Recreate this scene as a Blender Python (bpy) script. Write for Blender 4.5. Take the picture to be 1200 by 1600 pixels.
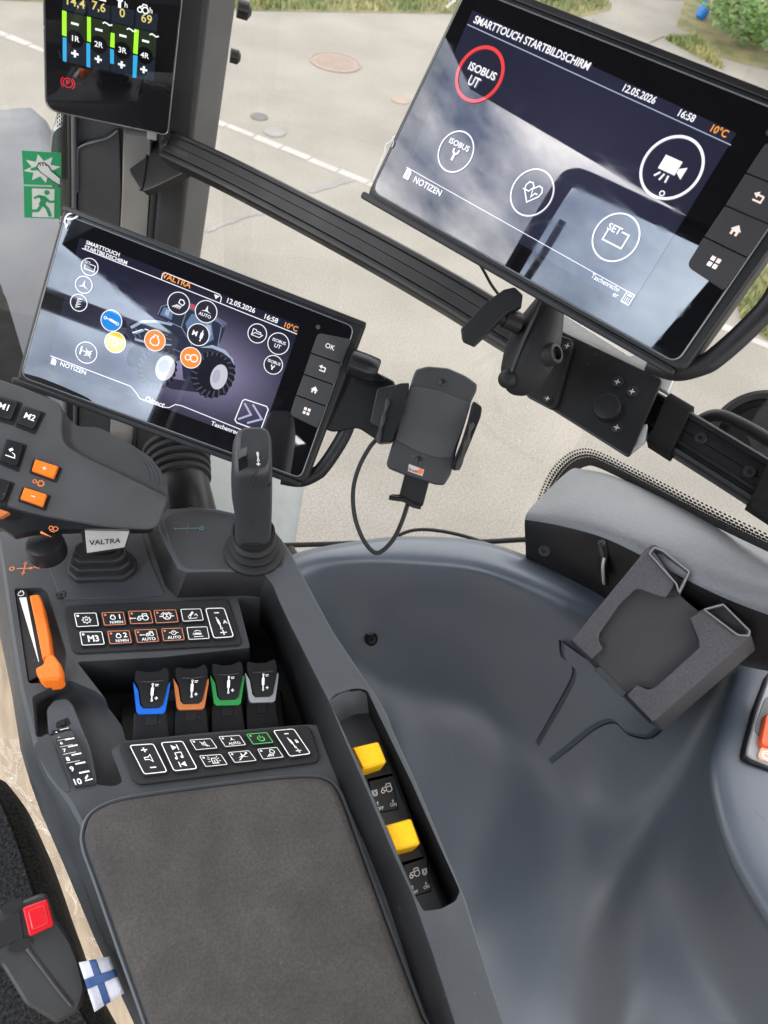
import bpy, bmesh, math, random
from mathutils import Vector, Matrix
from mathutils.bvhtree import BVHTree
from mathutils.noise import noise as pnoise
random.seed(7)
for o in list(bpy.data.objects):
    bpy.data.objects.remove(o)
scene = bpy.context.scene
COL = scene.collection

# ------------------------------------------------------------------ camera
FPX = 1130.0                                  # focal length in pixels of a 1200 x 1600 picture
PITCH, ROLL, YAW = (math.radians(a) for a in (49, 12, 32))
EYE = Vector((0, 0, 3.2))
_up = Vector((math.cos(PITCH)*math.sin(ROLL), -math.cos(PITCH)*math.cos(ROLL), -math.sin(PITCH)))
_zh = (Vector((0, 0, 1)) + math.sin(PITCH)*_up).normalized()
_rt = _zh.cross(_up)
if _rt.x < 0: _rt = -_rt
CW = Matrix((math.sin(YAW)*_zh + math.cos(YAW)*_rt, math.cos(YAW)*_zh - math.sin(YAW)*_rt, _up))
def ray(px, py): return CW @ Vector(((px-600)/FPX, (py-800)/FPX, 1.0))
def U(px, py, d): return EYE + ray(px, py)*d
def onz(px, py, z):
    r = ray(px, py); return EYE + r*((z-EYE.z)/r.z)
cd = bpy.data.cameras.new('camera')
cam = bpy.data.objects.new('camera', cd); COL.objects.link(cam)
cx, cy, cz = CW @ Vector((1, 0, 0)), CW @ Vector((0, -1, 0)), CW @ Vector((0, 0, -1))
cam.matrix_world = Matrix(((cx.x, cy.x, cz.x, EYE.x), (cx.y, cy.y, cz.y, EYE.y), (cx.z, cy.z, cz.z, EYE.z), (0, 0, 0, 1)))
cd.sensor_fit = 'VERTICAL'; cd.sensor_height = 36; cd.lens = 36*FPX/1600
cd.clip_start = 0.02; cd.clip_end = 500
cd.dof.use_dof = True; cd.dof.focus_distance = 0.60; cd.dof.aperture_fstop = 13
scene.camera = cam
scene.cycles.max_bounces = 7; scene.cycles.diffuse_bounces = 3; scene.cycles.glossy_bounces = 3; scene.cycles.transparent_max_bounces = 10
scene.cycles.caustics_reflective = False; scene.cycles.caustics_refractive = False
scene.render.resolution_x = 768; scene.render.resolution_y = 1024

# ------------------------------------------------------------------ sky, sun, exposure
SUN_EL, SUN_AZ = math.radians(47), math.radians(-112)     # azimuth from +Y towards +X
world = bpy.data.worlds.new('World'); scene.world = world; world.use_nodes = True
nt = world.node_tree; nt.nodes.clear()
def N(nt, t, **k):
    n = nt.nodes.new(t)
    for a, b in k.items():
        if a.startswith('_'): n.inputs[a[1:].replace('_', ' ')].default_value = b
        else: setattr(n, a, b)
    return n
out = N(nt, 'ShaderNodeOutputWorld'); bg = N(nt, 'ShaderNodeBackground'); bg.inputs['Strength'].default_value = 0.14
sky = N(nt, 'ShaderNodeTexSky', sky_type='NISHITA', sun_disc=False)
sky.sun_elevation = SUN_EL; sky.sun_rotation = SUN_AZ
tc = N(nt, 'ShaderNodeTexCoord'); mp = N(nt, 'ShaderNodeMapping'); mp.inputs['Scale'].default_value = (1, 1, 2.2)
cn = N(nt, 'ShaderNodeTexNoise'); cn.inputs['Scale'].default_value = 2.6; cn.inputs['Detail'].default_value = 8; cn.inputs['Roughness'].default_value = .58
cr = N(nt, 'ShaderNodeValToRGB'); cr.color_ramp.elements[0].position = .33; cr.color_ramp.elements[1].position = .52
c2 = N(nt, 'ShaderNodeTexNoise'); c2.inputs['Scale'].default_value = 5.0; c2.inputs['Detail'].default_value = 6
cc = N(nt, 'ShaderNodeValToRGB')
cc.color_ramp.elements[0].position = .35; cc.color_ramp.elements[0].color = (16, 16.2, 17.6, 1)
cc.color_ramp.elements[1].position = .68; cc.color_ramp.elements[1].color = (36, 34.5, 33.5, 1)
mx = N(nt, 'ShaderNodeMixRGB')
L = nt.links.new
L(tc.outputs['Generated'], mp.inputs['Vector']); L(mp.outputs[0], cn.inputs['Vector']); L(mp.outputs[0], c2.inputs['Vector'])
L(cn.outputs['Fac'], cr.inputs[0]); L(c2.outputs['Fac'], cc.inputs[0])
L(cr.outputs[0], mx.inputs[0]); L(sky.outputs[0], mx.inputs[1]); L(cc.outputs[0], mx.inputs[2])
L(mx.outputs[0], bg.inputs[0]); L(bg.outputs[0], out.inputs[0])
sl = bpy.data.lights.new('sun', 'SUN'); sl.energy = 1.5; sl.angle = math.radians(12); sl.color = (1, .95, .87)
so = bpy.data.objects.new('sun', sl); COL.objects.link(so)
sd = Vector((math.sin(SUN_AZ)*math.cos(SUN_EL), math.cos(SUN_AZ)*math.cos(SUN_EL), math.sin(SUN_EL)))
so.rotation_euler = sd.to_track_quat('Z', 'Y').to_euler(); so.location = (0, 0, 12)
scene.view_settings.view_transform = 'Standard'; scene.view_settings.look = 'None'
scene.view_settings.exposure = 0.42; scene.view_settings.gamma = 1

# ------------------------------------------------------------------ frames
class Fr:
    """a local frame; p() gives the local point seen along a picture ray on the plane z = const"""
    def __init__(s, o, ex, ey):
        s.o = Vector(o); s.ex = Vector(ex).normalized(); ez = s.ex.cross(Vector(ey)).normalized()
        s.ez = ez; s.ey = ez.cross(s.ex)
        s.R = Matrix((s.ex, s.ey, s.ez)); s.Ri = s.R.transposed()
        s.M = Matrix.Translation(s.o) @ s.Ri.to_4x4()
    def l(s, P): return s.R @ (Vector(P)-s.o)
    def w(s, P): return s.o + s.Ri @ Vector(P)
    def p(s, px, py, z=0.0):
        e = s.l(EYE); d = s.R @ ray(px, py); t = (z-e.z)/d.z; q = e+d*t
        return Vector((q.x, q.y, z))
    def ps(s, pts, z=0.0): return [s.p(a, b, z) for a, b in pts]
    def dn(s, px, py, d): return s.l(U(px, py, d))
UP = Vector((0, 0, 1))
def fr_face(p, depth, upmix=0.3, xpx=(1, 0), mix=None):
    o = U(*p, depth); d = (EYE-o).normalized()
    ez = (d + upmix*UP + (Vector(mix) if mix else Vector((0, 0, 0)))).normalized()
    a = U(p[0]+xpx[0], p[1]+xpx[1], depth)-o
    ex = (a-ez*a.dot(ez)).normalized()
    return Fr(o, ex, ez.cross(ex))
def fr_edge(p0, depth, p1, down):
    nl = ray(*p0).cross(ray(*p1)); ex = nl.cross(Vector(down)).normalized()
    if ex.dot(U(*p1, depth)-U(*p0, depth)) < 0: ex = -ex
    return Fr(U(*p0, depth), ex, -Vector(down))

# ------------------------------------------------------------------ geometry
def cr_open(P, n=6):
    P = [Vector(p) for p in P]; out = []
    for i in range(len(P)-1):
        a, b, c, d = P[max(i-1, 0)], P[i], P[i+1], P[min(i+2, len(P)-1)]
        for k in range(n):
            t = k/n; out.append(.5*((2*b)+(c-a)*t+(2*a-5*b+4*c-d)*t*t+(3*b-a-3*c+d)*t**3))
    out.append(P[-1]); return out
def cr_closed(P, n=4):
    P = [Vector(p) for p in P]; m = len(P); out = []
    for i in range(m):
        a, b, c, d = P[i-1], P[i], P[(i+1) % m], P[(i+2) % m]
        for k in range(n):
            t = k/n; out.append(.5*((2*b)+(c-a)*t+(2*a-5*b+4*c-d)*t*t+(3*b-a-3*c+d)*t**3))
    return out
def area2(P): return sum(P[i-1][0]*P[i][1]-P[i][0]*P[i-1][1] for i in range(len(P)))
def ccw(P): return list(P) if area2(P) > 0 else list(P)[::-1]
def rnd(P, r, n=5):
    """round the corners of a polygon (2D or 3D points); r one radius or one for each corner"""
    P = [Vector(p) for p in P]; m = len(P); out = []
    for i in range(m):
        a, b, c = P[i-1], P[i], P[(i+1) % m]; rr = r[i] if isinstance(r, (list, tuple)) else r
        u, v = (a-b), (c-b); lu, lv = u.length, v.length; u.normalize(); v.normalize()
        k = min(rr, lu*.48, lv*.48)
        if k < 1e-7: out.append(b); continue
        for j in range(n+1):
            t = j/n; out.append((b+u*k)*(1-t)**2+b*2*t*(1-t)+(b+v*k)*t*t)
    return out
def inset(P, d):
    """offset a CCW polygon inwards by d, or by as much as its corners allow without folding over"""
    P = [Vector(p[:2]) for p in P]; m = len(P); nr = []
    for i in range(m):
        u = P[(i+1) % m]-P[i]; nr.append(u.normalized() if u.length > 1e-7 else None)
    for i in range(m):
        if nr[i] is None: nr[i] = nr[i-1] if nr[i-1] is not None else Vector((1, 0))
    def off(d):
        out = []
        for i in range(m):
            u, v = nr[i-1], nr[i]; n1, n2 = Vector((-u.y, u.x)), Vector((-v.y, v.x)); s = n1+n2
            if s.length < 1e-6: s = n1
            s.normalize(); out.append(P[i]+s*(d/max(.45, s.dot(n1))))
        return out
    def ok(Q): return all((Q[(i+1) % m]-Q[i]).dot(nr[i]) >= -1e-7 for i in range(m))
    Q = off(d)
    if d <= 0 or ok(Q): return Q
    lo, hi = 0.0, d
    for k in range(12):
        mid = (lo+hi)/2
        if ok(off(mid)): lo = mid
        else: hi = mid
    return off(lo*.98)
class G:
    def __init__(s): s.v = []; s.f = []; s.capped = False
    def add(s, v, f):
        b = len(s.v); s.v += [tuple(p) for p in v]; s.f += [tuple(i+b for i in q) for q in f]; return s
    def loft(s, loops, cap0=True, cap1=True, closed=True):
        b = len(s.v); n = len(loops[0])
        for l in loops: s.v += [tuple(p) for p in l]
        for i in range(len(loops)-1):
            for j in range(n if closed else n-1):
                k = (j+1) % n; s.f.append((b+i*n+j, b+i*n+k, b+(i+1)*n+k, b+(i+1)*n+j))
        s.capped = s.capped or cap1
        if cap0: s.f.append(tuple(b+j for j in range(n))[::-1])
        if cap1: s.f.append(tuple(b+(len(loops)-1)*n+j for j in range(n)))
        return s
    def slab(s, P, z0, z1, bev=.0006, seg=2, bottom=None, cap0=True):
        P = [Vector(p).to_2d() if len(p) > 2 else Vector(p) for p in P]
        B = [Vector(p[:2]) for p in bottom] if bottom else P
        if area2(P) < 0: P = P[::-1]; B = B[::-1]
        lo = [[(p[0], p[1], z0) for p in B], [(p[0], p[1], z1-bev) for p in P]]
        for i in range(1, seg+1):
            a = i/seg*math.pi/2; Q = inset(P, bev*(1-math.cos(a)))
            lo.append([(p[0], p[1], z1-bev+bev*math.sin(a)) for p in Q])
        return s.loft(lo, cap0, True)
    def box(s, c, x, y, z, bev=0):
        """box of half-sizes along three local vectors"""
        c, x, y, z = Vector(c), Vector(x), Vector(y), Vector(z)
        v = [c+a*x+b*y+d*z for d in (-1, 1) for a, b in ((-1, -1), (1, -1), (1, 1), (-1, 1))]
        return s.add(v, [(3, 2, 1, 0), (4, 5, 6, 7), (0, 1, 5, 4), (1, 2, 6, 5), (2, 3, 7, 6), (3, 0, 4, 7)])
    def tube(s, P, r, n=10, cap=True, flat=1.0, ref=None):
        P = [Vector(p) for p in P]; loops = []; prev = None
        for i, p in enumerate(P):
            t = (P[min(i+1, len(P)-1)]-P[max(i-1, 0)]).normalized()
            if prev is None:
                q = Vector(ref) if ref else (Vector((0, 0, 1)) if abs(t.z) < .9 else Vector((1, 0, 0)))
                a = (q-t*q.dot(t)).normalized()
            else: a = (prev-t*prev.dot(t)).normalized()
            prev = a; b = t.cross(a); rr = r[i] if isinstance(r, (list, tuple)) else r
            loops.append([p+a*(rr*flat*math.cos(k*2*math.pi/n))+b*(rr*math.sin(k*2*math.pi/n)) for k in range(n)])
        return s.loft(loops, cap, cap)
    def lathe(s, prof, o=(0, 0, 0), ax=(0, 0, 1), xa=None, n=28, sx=1.0, cap0=True, cap1=True):
        ax = Vector(ax).normalized(); q = Vector(xa) if xa else (Vector((1, 0, 0)) if abs(ax.x) < .9 else Vector((0, 1, 0)))
        a = (q-ax*q.dot(ax)).normalized(); b = ax.cross(a); o = Vector(o)
        loops = [[o+ax*h+a*(r*sx*math.cos(k*2*math.pi/n))+b*(r*math.sin(k*2*math.pi/n)) for k in range(n)] for r, h in prof]
        return s.loft(loops, cap0, cap1)
    def grid(s, rows, close=False):
        b = len(s.v); n = len(rows[0])
        for r in rows: s.v += [tuple(p) for p in r]
        for i in range(len(rows)-1):
            for j in range(n-1): s.f.append((b+i*n+j, b+i*n+j+1, b+(i+1)*n+j+1, b+(i+1)*n+j))
        return s
    def build(s, name, mat, parent=None, angle=35, kind=None, label=None, thick=0, recalc=True):
        me = bpy.data.meshes.new(name); me.from_pydata(s.v, [], s.f)
        bm = bmesh.new(); bm.from_mesh(me)
        bmesh.ops.remove_doubles(bm, verts=bm.verts, dist=1e-6) if recalc else None
        if recalc: bmesh.ops.recalc_face_normals(bm, faces=bm.faces)
        bm.to_mesh(me); bm.free()
        me.shade_smooth() if hasattr(me, 'shade_smooth') else None
        try: me.set_sharp_from_angle(angle=math.radians(angle))
        except Exception: pass
        ar = sorted(p.area for p in me.polygons); acut = 10*ar[len(ar)//2] if ar else 0
        for p in me.polygons:
            if p.loop_total > 4 or (s.capped and p.area > acut): p.use_smooth = False
        o = bpy.data.objects.new(name, me); COL.objects.link(o); me.materials.append(mat)
        if parent: o.parent = parent
        if kind: o['kind'] = kind
        if label: o['label'] = label
        if thick:
            m = o.modifiers.new('thickness', 'SOLIDIFY'); m.thickness = thick; m.offset = -1
        return o
def thing(name, label, cat, fr=None, group=None, loc=None):
    o = bpy.data.objects.new(name, None); COL.objects.link(o); o.empty_display_size = .02
    if fr: o.matrix_world = fr.M
    elif loc is not None: o.location = loc
    o['label'] = label; o['category'] = cat
    if group: o['group'] = group
    return o
def tag(o, label, cat, group=None):
    o['label'] = label; o['category'] = cat
    if group: o['group'] = group
    return o
def boolean(base, cutters, op='DIFFERENCE'):
    for c in cutters:
        m = base.modifiers.new('cut', 'BOOLEAN'); m.operation = op; m.object = c; m.solver = 'EXACT'
    dg = bpy.context.evaluated_depsgraph_get(); dg.update()
    me = bpy.data.meshes.new_from_object(base.evaluated_get(dg))
    base.modifiers.clear(); old = base.data; base.data = me; bpy.data.meshes.remove(old)
    for c in cutters:
        d = c.data; bpy.data.objects.remove(c); bpy.data.meshes.remove(d)
    return base
def smooth(o, ang=30):
    me = o.data; me.shade_smooth(); me.set_sharp_from_angle(angle=math.radians(ang))
    for p in me.polygons:
        if p.loop_total > 5 and p.area > 2e-4: p.use_smooth = False
def bevel(o, w, seg=3, ang=35):
    m = o.modifiers.new('edge', 'BEVEL'); m.width = w; m.segments = seg; m.limit_method = 'ANGLE'; m.angle_limit = math.radians(ang)
    m.harden_normals = False
    return o

# ------------------------------------------------------------------ flat print: strokes, discs, letters
class Ink:
    """flat marks in icon units, laid on a surface by a map (u, v) -> point"""
    def __init__(s, mp=None): s.g = G(); s.mp = mp
    def _a(s, pts, f): s.g.add([s.mp(p[0], p[1]) for p in pts], f)
    def poly(s, pts): s._a(pts, [tuple(range(len(pts)))]); return s
    def disc(s, x, y, r, n=18): return s.poly([(x+r*math.cos(k*2*math.pi/n), y+r*math.sin(k*2*math.pi/n)) for k in range(n)])
    def ring(s, x, y, r, w=.12, n=26, a0=0, a1=360):
        full = a1-a0 >= 360; m = n if full else n+1; pts = []
        for k in range(m):
            a = math.radians(a0+(a1-a0)*k/n); c, d = math.cos(a), math.sin(a)
            pts += [(x+(r-w/2)*c, y+(r-w/2)*d), (x+(r+w/2)*c, y+(r+w/2)*d)]
        f = [(2*k, 2*k+1, (2*k+3) % (2*m), (2*k+2) % (2*m)) for k in range(m if full else m-1)]
        s._a(pts, f); return s
    def line(s, pts, w=.12, closed=False):
        P = [Vector(p) for p in pts]; m = len(P); q = []
        for i in range(m):
            a = P[i-1] if (i or closed) else None; c = P[(i+1) % m] if (i < m-1 or closed) else None
            u = (P[i]-a).normalized() if a is not None else (c-P[i]).normalized()
            v = (c-P[i]).normalized() if c is not None else u
            n1, n2 = Vector((-u.y, u.x)), Vector((-v.y, v.x)); d = n1+n2
            d = d.normalized() if d.length > 1e-5 else n1
            k = w/2/max(.5, d.dot(n1)); q += [P[i]-d*k, P[i]+d*k]
        f = [(2*k, 2*k+1, (2*k+3) % (2*m), (2*k+2) % (2*m)) for k in range(m if closed else m-1)]
        s._a(q, f); return s
    def text(s, t, x, y, h, bold=0.0, sx=1.0, shear=0.0, align='CENTER', rot=0.0):
        cu = bpy.data.curves.new('t', 'FONT'); cu.body = t; cu.size = 1; cu.align_x = align; cu.align_y = 'CENTER'; cu.offset = bold; cu.shear = shear; cu.resolution_u = 3
        o = bpy.data.objects.new('t', cu); COL.objects.link(o)
        bpy.context.view_layer.update()
        me = o.evaluated_get(bpy.context.evaluated_depsgraph_get()).to_mesh()
        k = h/.70; c, d = math.cos(rot), math.sin(rot)
        pts = [(x+(v.co.x*sx*c-v.co.y*d)*k, y+(v.co.x*sx*d+v.co.y*c)*k) for v in me.vertices]
        s._a(pts, [tuple(p.vertices) for p in me.polygons])
        bpy.data.objects.remove(o); bpy.data.curves.remove(cu)
        return s
    def build(s, name, mat, parent): return s.g.build(name, mat, parent, recalc=False)
def quadmap(q, lift=0.0002, ax=None):
    """q: TL, TR, BR, BL local points -> map with v in [-1,1] (up), u in [-aspect, aspect]; also returns the aspect"""
    tl, tr, br, bl = [Vector(p) for p in q]
    w = ((tr-tl).length+(br-bl).length)/2; h = ((bl-tl).length+(br-tr).length)/2; a = w/h
    n = (tr-tl).cross(tl-bl).normalized()
    def m(u, v):
        s, t = (u/a+1)/2, (1-v)/2
        return (tl*(1-s)+tr*s)*(1-t)+(bl*(1-s)+br*s)*t+n*lift
    return m, a

# ------------------------------------------------------------------ materials
MATS = {}
def base_mat(name):
    m = bpy.data.materials.new(name); m.use_nodes = True; nt = m.node_tree
    return m, nt, nt.nodes['Principled BSDF'], nt.links.new
def plastic(name, col, rough=.5, grain=820, bump=.32, spec=.4, var=.12, blot=18, metal=0.0, dist=.0002, coat=0, dust=.25, speck=.07):
    if name in MATS: return MATS[name]
    m, nt, b, L = base_mat(name)
    b.inputs['Metallic'].default_value = metal; b.inputs['Specular IOR Level'].default_value = spec
    if coat: b.inputs['Coat Weight'].default_value = coat; b.inputs['Coat Roughness'].default_value = .08
    t = N(nt, 'ShaderNodeTexCoord')
    n1 = N(nt, 'ShaderNodeTexNoise'); n1.inputs['Scale'].default_value = blot; n1.inputs['Detail'].default_value = 5
    n2 = N(nt, 'ShaderNodeTexNoise'); n2.inputs['Scale'].default_value = grain; n2.inputs['Detail'].default_value = 3
    L(t.outputs['Object'], n1.inputs['Vector']); L(t.outputs['Object'], n2.inputs['Vector'])
    r = N(nt, 'ShaderNodeMapRange'); r.inputs['To Min'].default_value = 1-var; r.inputs['To Max'].default_value = 1+var
    r.inputs['From Min'].default_value = .3; r.inputs['From Max'].default_value = .7
    L(n1.outputs['Fac'], r.inputs['Value'])
    v = N(nt, 'ShaderNodeVectorMath', operation='SCALE'); v.inputs[0].default_value = col[:3]
    L(r.outputs[0], v.inputs['Scale'])
    r3 = N(nt, 'ShaderNodeMapRange'); r3.inputs['To Min'].default_value = 1-speck; r3.inputs['To Max'].default_value = 1+speck; r3.inputs['From Min'].default_value = .35; r3.inputs['From Max'].default_value = .65
    L(n2.outputs['Fac'], r3.inputs['Value']); v0 = v; v = N(nt, 'ShaderNodeVectorMath', operation='SCALE'); L(v0.outputs[0], v.inputs[0]); L(r3.outputs[0], v.inputs['Scale'])
    # specks of dust
    n3 = N(nt, 'ShaderNodeTexNoise'); n3.inputs['Scale'].default_value = 320; n3.inputs['Detail'].default_value = 2
    L(t.outputs['Object'], n3.inputs['Vector'])
    rp = N(nt, 'ShaderNodeValToRGB'); rp.color_ramp.elements[0].position = .74; rp.color_ramp.elements[1].position = .80
    L(n3.outputs['Fac'], rp.inputs[0])
    mm = N(nt, 'ShaderNodeMath', operation='MULTIPLY'); mm.inputs[1].default_value = dust; L(rp.outputs[0], mm.inputs[0])
    mx = N(nt, 'ShaderNodeMixRGB'); mx.inputs[2].default_value = (.30, .29, .27, 1)
    L(mm.outputs[0], mx.inputs[0]); L(v.outputs[0], mx.inputs[1]); L(mx.outputs[0], b.inputs['Base Color'])
    r2 = N(nt, 'ShaderNodeMapRange'); r2.inputs['From Min'].default_value = .3; r2.inputs['From Max'].default_value = .7; r2.inputs['To Min'].default_value = rough*.78; r2.inputs['To Max'].default_value = min(1, rough*1.25)
    L(n1.outputs['Fac'], r2.inputs['Value']); L(r2.outputs[0], b.inputs['Roughness'])
    if bump:
        bp = N(nt, 'ShaderNodeBump'); bp.inputs['Strength'].default_value = bump; bp.inputs['Distance'].default_value = dist
        L(n2.outputs['Fac'], bp.inputs['Height']); L(bp.outputs[0], b.inputs['Normal'])
    MATS[name] = m; return m
def flat(name, col, rough=.5, spec=.4, metal=0.0):
    if name in MATS: return MATS[name]
    m, nt, b, L = base_mat(name); b.inputs['Base Color'].default_value = (*col, 1); b.inputs['Roughness'].default_value = rough
    b.inputs['Specular IOR Level'].default_value = spec; b.inputs['Metallic'].default_value = metal
    MATS[name] = m; return m
SCR_IOR = 2.35
def smudge(nt, b, L):
    """finger smears: the cover glass is a little duller in patches"""
    t = N(nt, 'ShaderNodeTexCoord'); mp = N(nt, 'ShaderNodeMapping'); mp.inputs['Scale'].default_value = (1, 2.2, 1); mp.inputs['Rotation'].default_value = (0, 0, .7)
    n = N(nt, 'ShaderNodeTexNoise'); n.inputs['Scale'].default_value = 26; n.inputs['Detail'].default_value = 5; n.inputs['Distortion'].default_value = 1.2
    r = N(nt, 'ShaderNodeMapRange'); r.inputs['From Min'].default_value = .5; r.inputs['From Max'].default_value = .75; r.inputs['To Min'].default_value = .010; r.inputs['To Max'].default_value = .075
    L(t.outputs['Object'], mp.inputs['Vector']); L(mp.outputs[0], n.inputs['Vector']); L(n.outputs['Fac'], r.inputs['Value']); L(r.outputs[0], b.inputs['Roughness'])
def glow(name, col, s=1.0, base=(.004, .004, .005)):
    """a patch of a lit screen under its glossy cover glass"""
    if name in MATS: return MATS[name]
    m, nt, b, L = base_mat(name); b.inputs['Base Color'].default_value = (*base, 1); b.inputs['Roughness'].default_value = .014
    b.inputs['IOR'].default_value = SCR_IOR
    b.inputs['Emission Color'].default_value = (*col, 1); b.inputs['Emission Strength'].default_value = s
    smudge(nt, b, L)
    MATS[name] = m; return m
BLACK = plastic('black plastic', (.0075, .0075, .008), .45, spec=.3)
BLACK2 = plastic('satin black plastic', (.011, .011, .012), .40, bump=.12, spec=.3)
RUBBER = plastic('black rubber', (.0105, .0105, .011), .6, spec=.3, bump=.15)
DARK = plastic('charcoal plastic', (.027, .0285, .031), .50)
DECK = plastic('console grey plastic', (.034, .0365, .039), .47, bump=.35)
BAR = plastic('console rail plastic', (.052, .058, .064), .42, bump=.25)
PANEL = plastic('blue grey moulded plastic', (.064, .079, .102), .42, bump=.35, var=.08, blot=7, spec=.75)
TRAY = plastic('grained tray plastic', (.052, .050, .056), .58, grain=620, bump=.9, dist=.0005, speck=.22)
TRAY2 = plastic('smooth tray plastic', (.034, .034, .037), .55, bump=.2)
LEATHER = plastic('leatherette', (.115, .119, .128), .42, grain=330, bump=.8, dist=.0005, var=.06, speck=.05)
PAD = plastic('armrest suede', (.056, .052, .049), .92, grain=650, bump=1.0, dist=.0008, var=.20, blot=34, spec=.15, speck=.15)
ALU = plastic('milled aluminium', (.50, .50, .485), .38, metal=.45, bump=.1, dust=0)
STEEL = plastic('brushed steel', (.46, .44, .41), .42, metal=.35, bump=.15, dust=.05)
ANOD = plastic('black anodised metal', (.0065, .0065, .007), .38, bump=.08, spec=.35)
SCREW = plastic('blackened screw', (.02, .02, .02), .35, metal=.4, bump=.1)
ORANGE = plastic('orange plastic', (.78, .16, .012), .42, bump=.12, var=.05)
YELLOW = plastic('yellow plastic', (.86, .47, .006), .38, bump=.12, var=.05)
BLUEP = plastic('blue plastic', (.006, .10, .46), .40, bump=.12, var=.05)
BROWNP = plastic('copper orange plastic', (.42, .13, .035), .42, bump=.12, var=.05)
GREENP = plastic('green plastic', (.02, .21, .045), .42, bump=.12, var=.05)
GREYP = plastic('light grey plastic', (.27, .275, .28), .42, bump=.12, var=.05)
RED = plastic('red plastic', (.55, .012, .02), .35, bump=.1, var=.05)
WHITE = flat('white print', (.80, .80, .77), .5)
OCHRE = flat('orange print', (.70, .20, .05), .5)
ORNG2 = flat('copper print', (.58, .20, .09), .5)
GREENI = flat('green print', (.10, .55, .12), .5)
CYANI = flat('cyan print', (.10, .35, .42), .5)
REDI = flat('dull red print', (.30, .05, .05), .5)
BLKI = flat('black print', (.01, .01, .01), .5)
GLASSB = glow('screen glass', (0, 0, 0), 0, base=(.0045, .0045, .006))

def pane_mat(name, tint, refl=.05):
    m, nt, b, L = base_mat(name); nt.nodes.remove(b); o = nt.nodes['Material Output']
    t = N(nt, 'ShaderNodeBsdfTransparent'); t.inputs[0].default_value = (*tint, 1)
    g = N(nt, 'ShaderNodeBsdfGlossy'); g.inputs['Roughness'].default_value = .01
    lw = N(nt, 'ShaderNodeLayerWeight'); lw.inputs['Blend'].default_value = .5
    pw = N(nt, 'ShaderNodeMath', operation='POWER'); pw.inputs[1].default_value = 5; L(lw.outputs['Facing'], pw.inputs[0])
    f = N(nt, 'ShaderNodeMath', operation='MULTIPLY_ADD'); f.inputs[1].default_value = 1-refl; f.inputs[2].default_value = refl; L(pw.outputs[0], f.inputs[0])
    x = N(nt, 'ShaderNodeMixShader'); L(f.outputs[0], x.inputs[0]); L(t.outputs[0], x.inputs[1]); L(g.outputs[0], x.inputs[2]); L(x.outputs[0], o.inputs['Surface'])
    return m
PANE = pane_mat('window glass', (.96, .97, .965))
PANET = pane_mat('tinted window glass', (.62, .74, .88))
def frit_mat():
    """black ceramic dots printed along the edge of a pane, ink fading out in the dot size (flat print)"""
    m, nt, b, L = base_mat('ceramic dot print'); o = nt.nodes['Material Output']
    b.inputs['Base Color'].default_value = (.012, .012, .013, 1); b.inputs['Roughness'].default_value = .35
    uv = N(nt, 'ShaderNodeUVMap'); uv.uv_map = 'UVMap'
    sx = N(nt, 'ShaderNodeSeparateXYZ'); L(uv.outputs[0], sx.inputs[0])
    def mth(op, a, bb=None):
        n = N(nt, 'ShaderNodeMath', operation=op)
        for i, q in enumerate((a, bb)):
            if q is None: continue
            if isinstance(q, (int, float)): n.inputs[i].default_value = q
            else: L(q, n.inputs[i])
        return n.outputs[0]
    # rotated lattice of dots: u in dot pitches along, v across 0..1
    u = sx.outputs[0]; v = sx.outputs[1]
    vv = mth('MULTIPLY', v, 6.0)
    row = mth('FLOOR', vv); odd = mth('MULTIPLY', mth('MODULO', row, 2.0), .5)
    fu = mth('SUBTRACT', mth('FRACT', mth('ADD', u, odd)), .5); fv = mth('SUBTRACT', mth('FRACT', vv), .5)
    d = mth('SQRT', mth('ADD', mth('MULTIPLY', fu, fu), mth('MULTIPLY', fv, fv)))
    rad = mth('ADD', mth('MULTIPLY', v, -.58), .86)
    ink = mth('LESS_THAN', d, rad)
    t = N(nt, 'ShaderNodeBsdfTransparent'); x = N(nt, 'ShaderNodeMixShader')
    L(ink, x.inputs[0]); L(t.outputs[0], x.inputs[1]); L(b.outputs[0], x.inputs[2]); L(x.outputs[0], o.inputs['Surface'])
    return m
FRIT = frit_mat()
def strip_uv(g_rows, name, mat, parent, pitch):
    """two rows of points -> ribbon with u = length / pitch, v = 0..1 from the first row to the second"""
    a, b = g_rows; n = len(a); me = bpy.data.meshes.new(name)
    me.from_pydata([tuple(p) for p in a]+[tuple(p) for p in b], [], [(i, i+1, n+i+1, n+i) for i in range(n-1)])
    uv = me.uv_layers.new(name='UVMap'); ln = [0]
    for i in range(n-1): ln.append(ln[-1]+(Vector(b[i+1])-Vector(b[i])).length/pitch)
    for p in me.polygons:
        for li in p.loop_indices:
            k = me.loops[li].vertex_index; uv.data[li].uv = (ln[k % n], 0 if k < n else 1)
    o = bpy.data.objects.new(name, me); COL.objects.link(o); me.materials.append(mat); o.parent = parent
    return o
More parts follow.
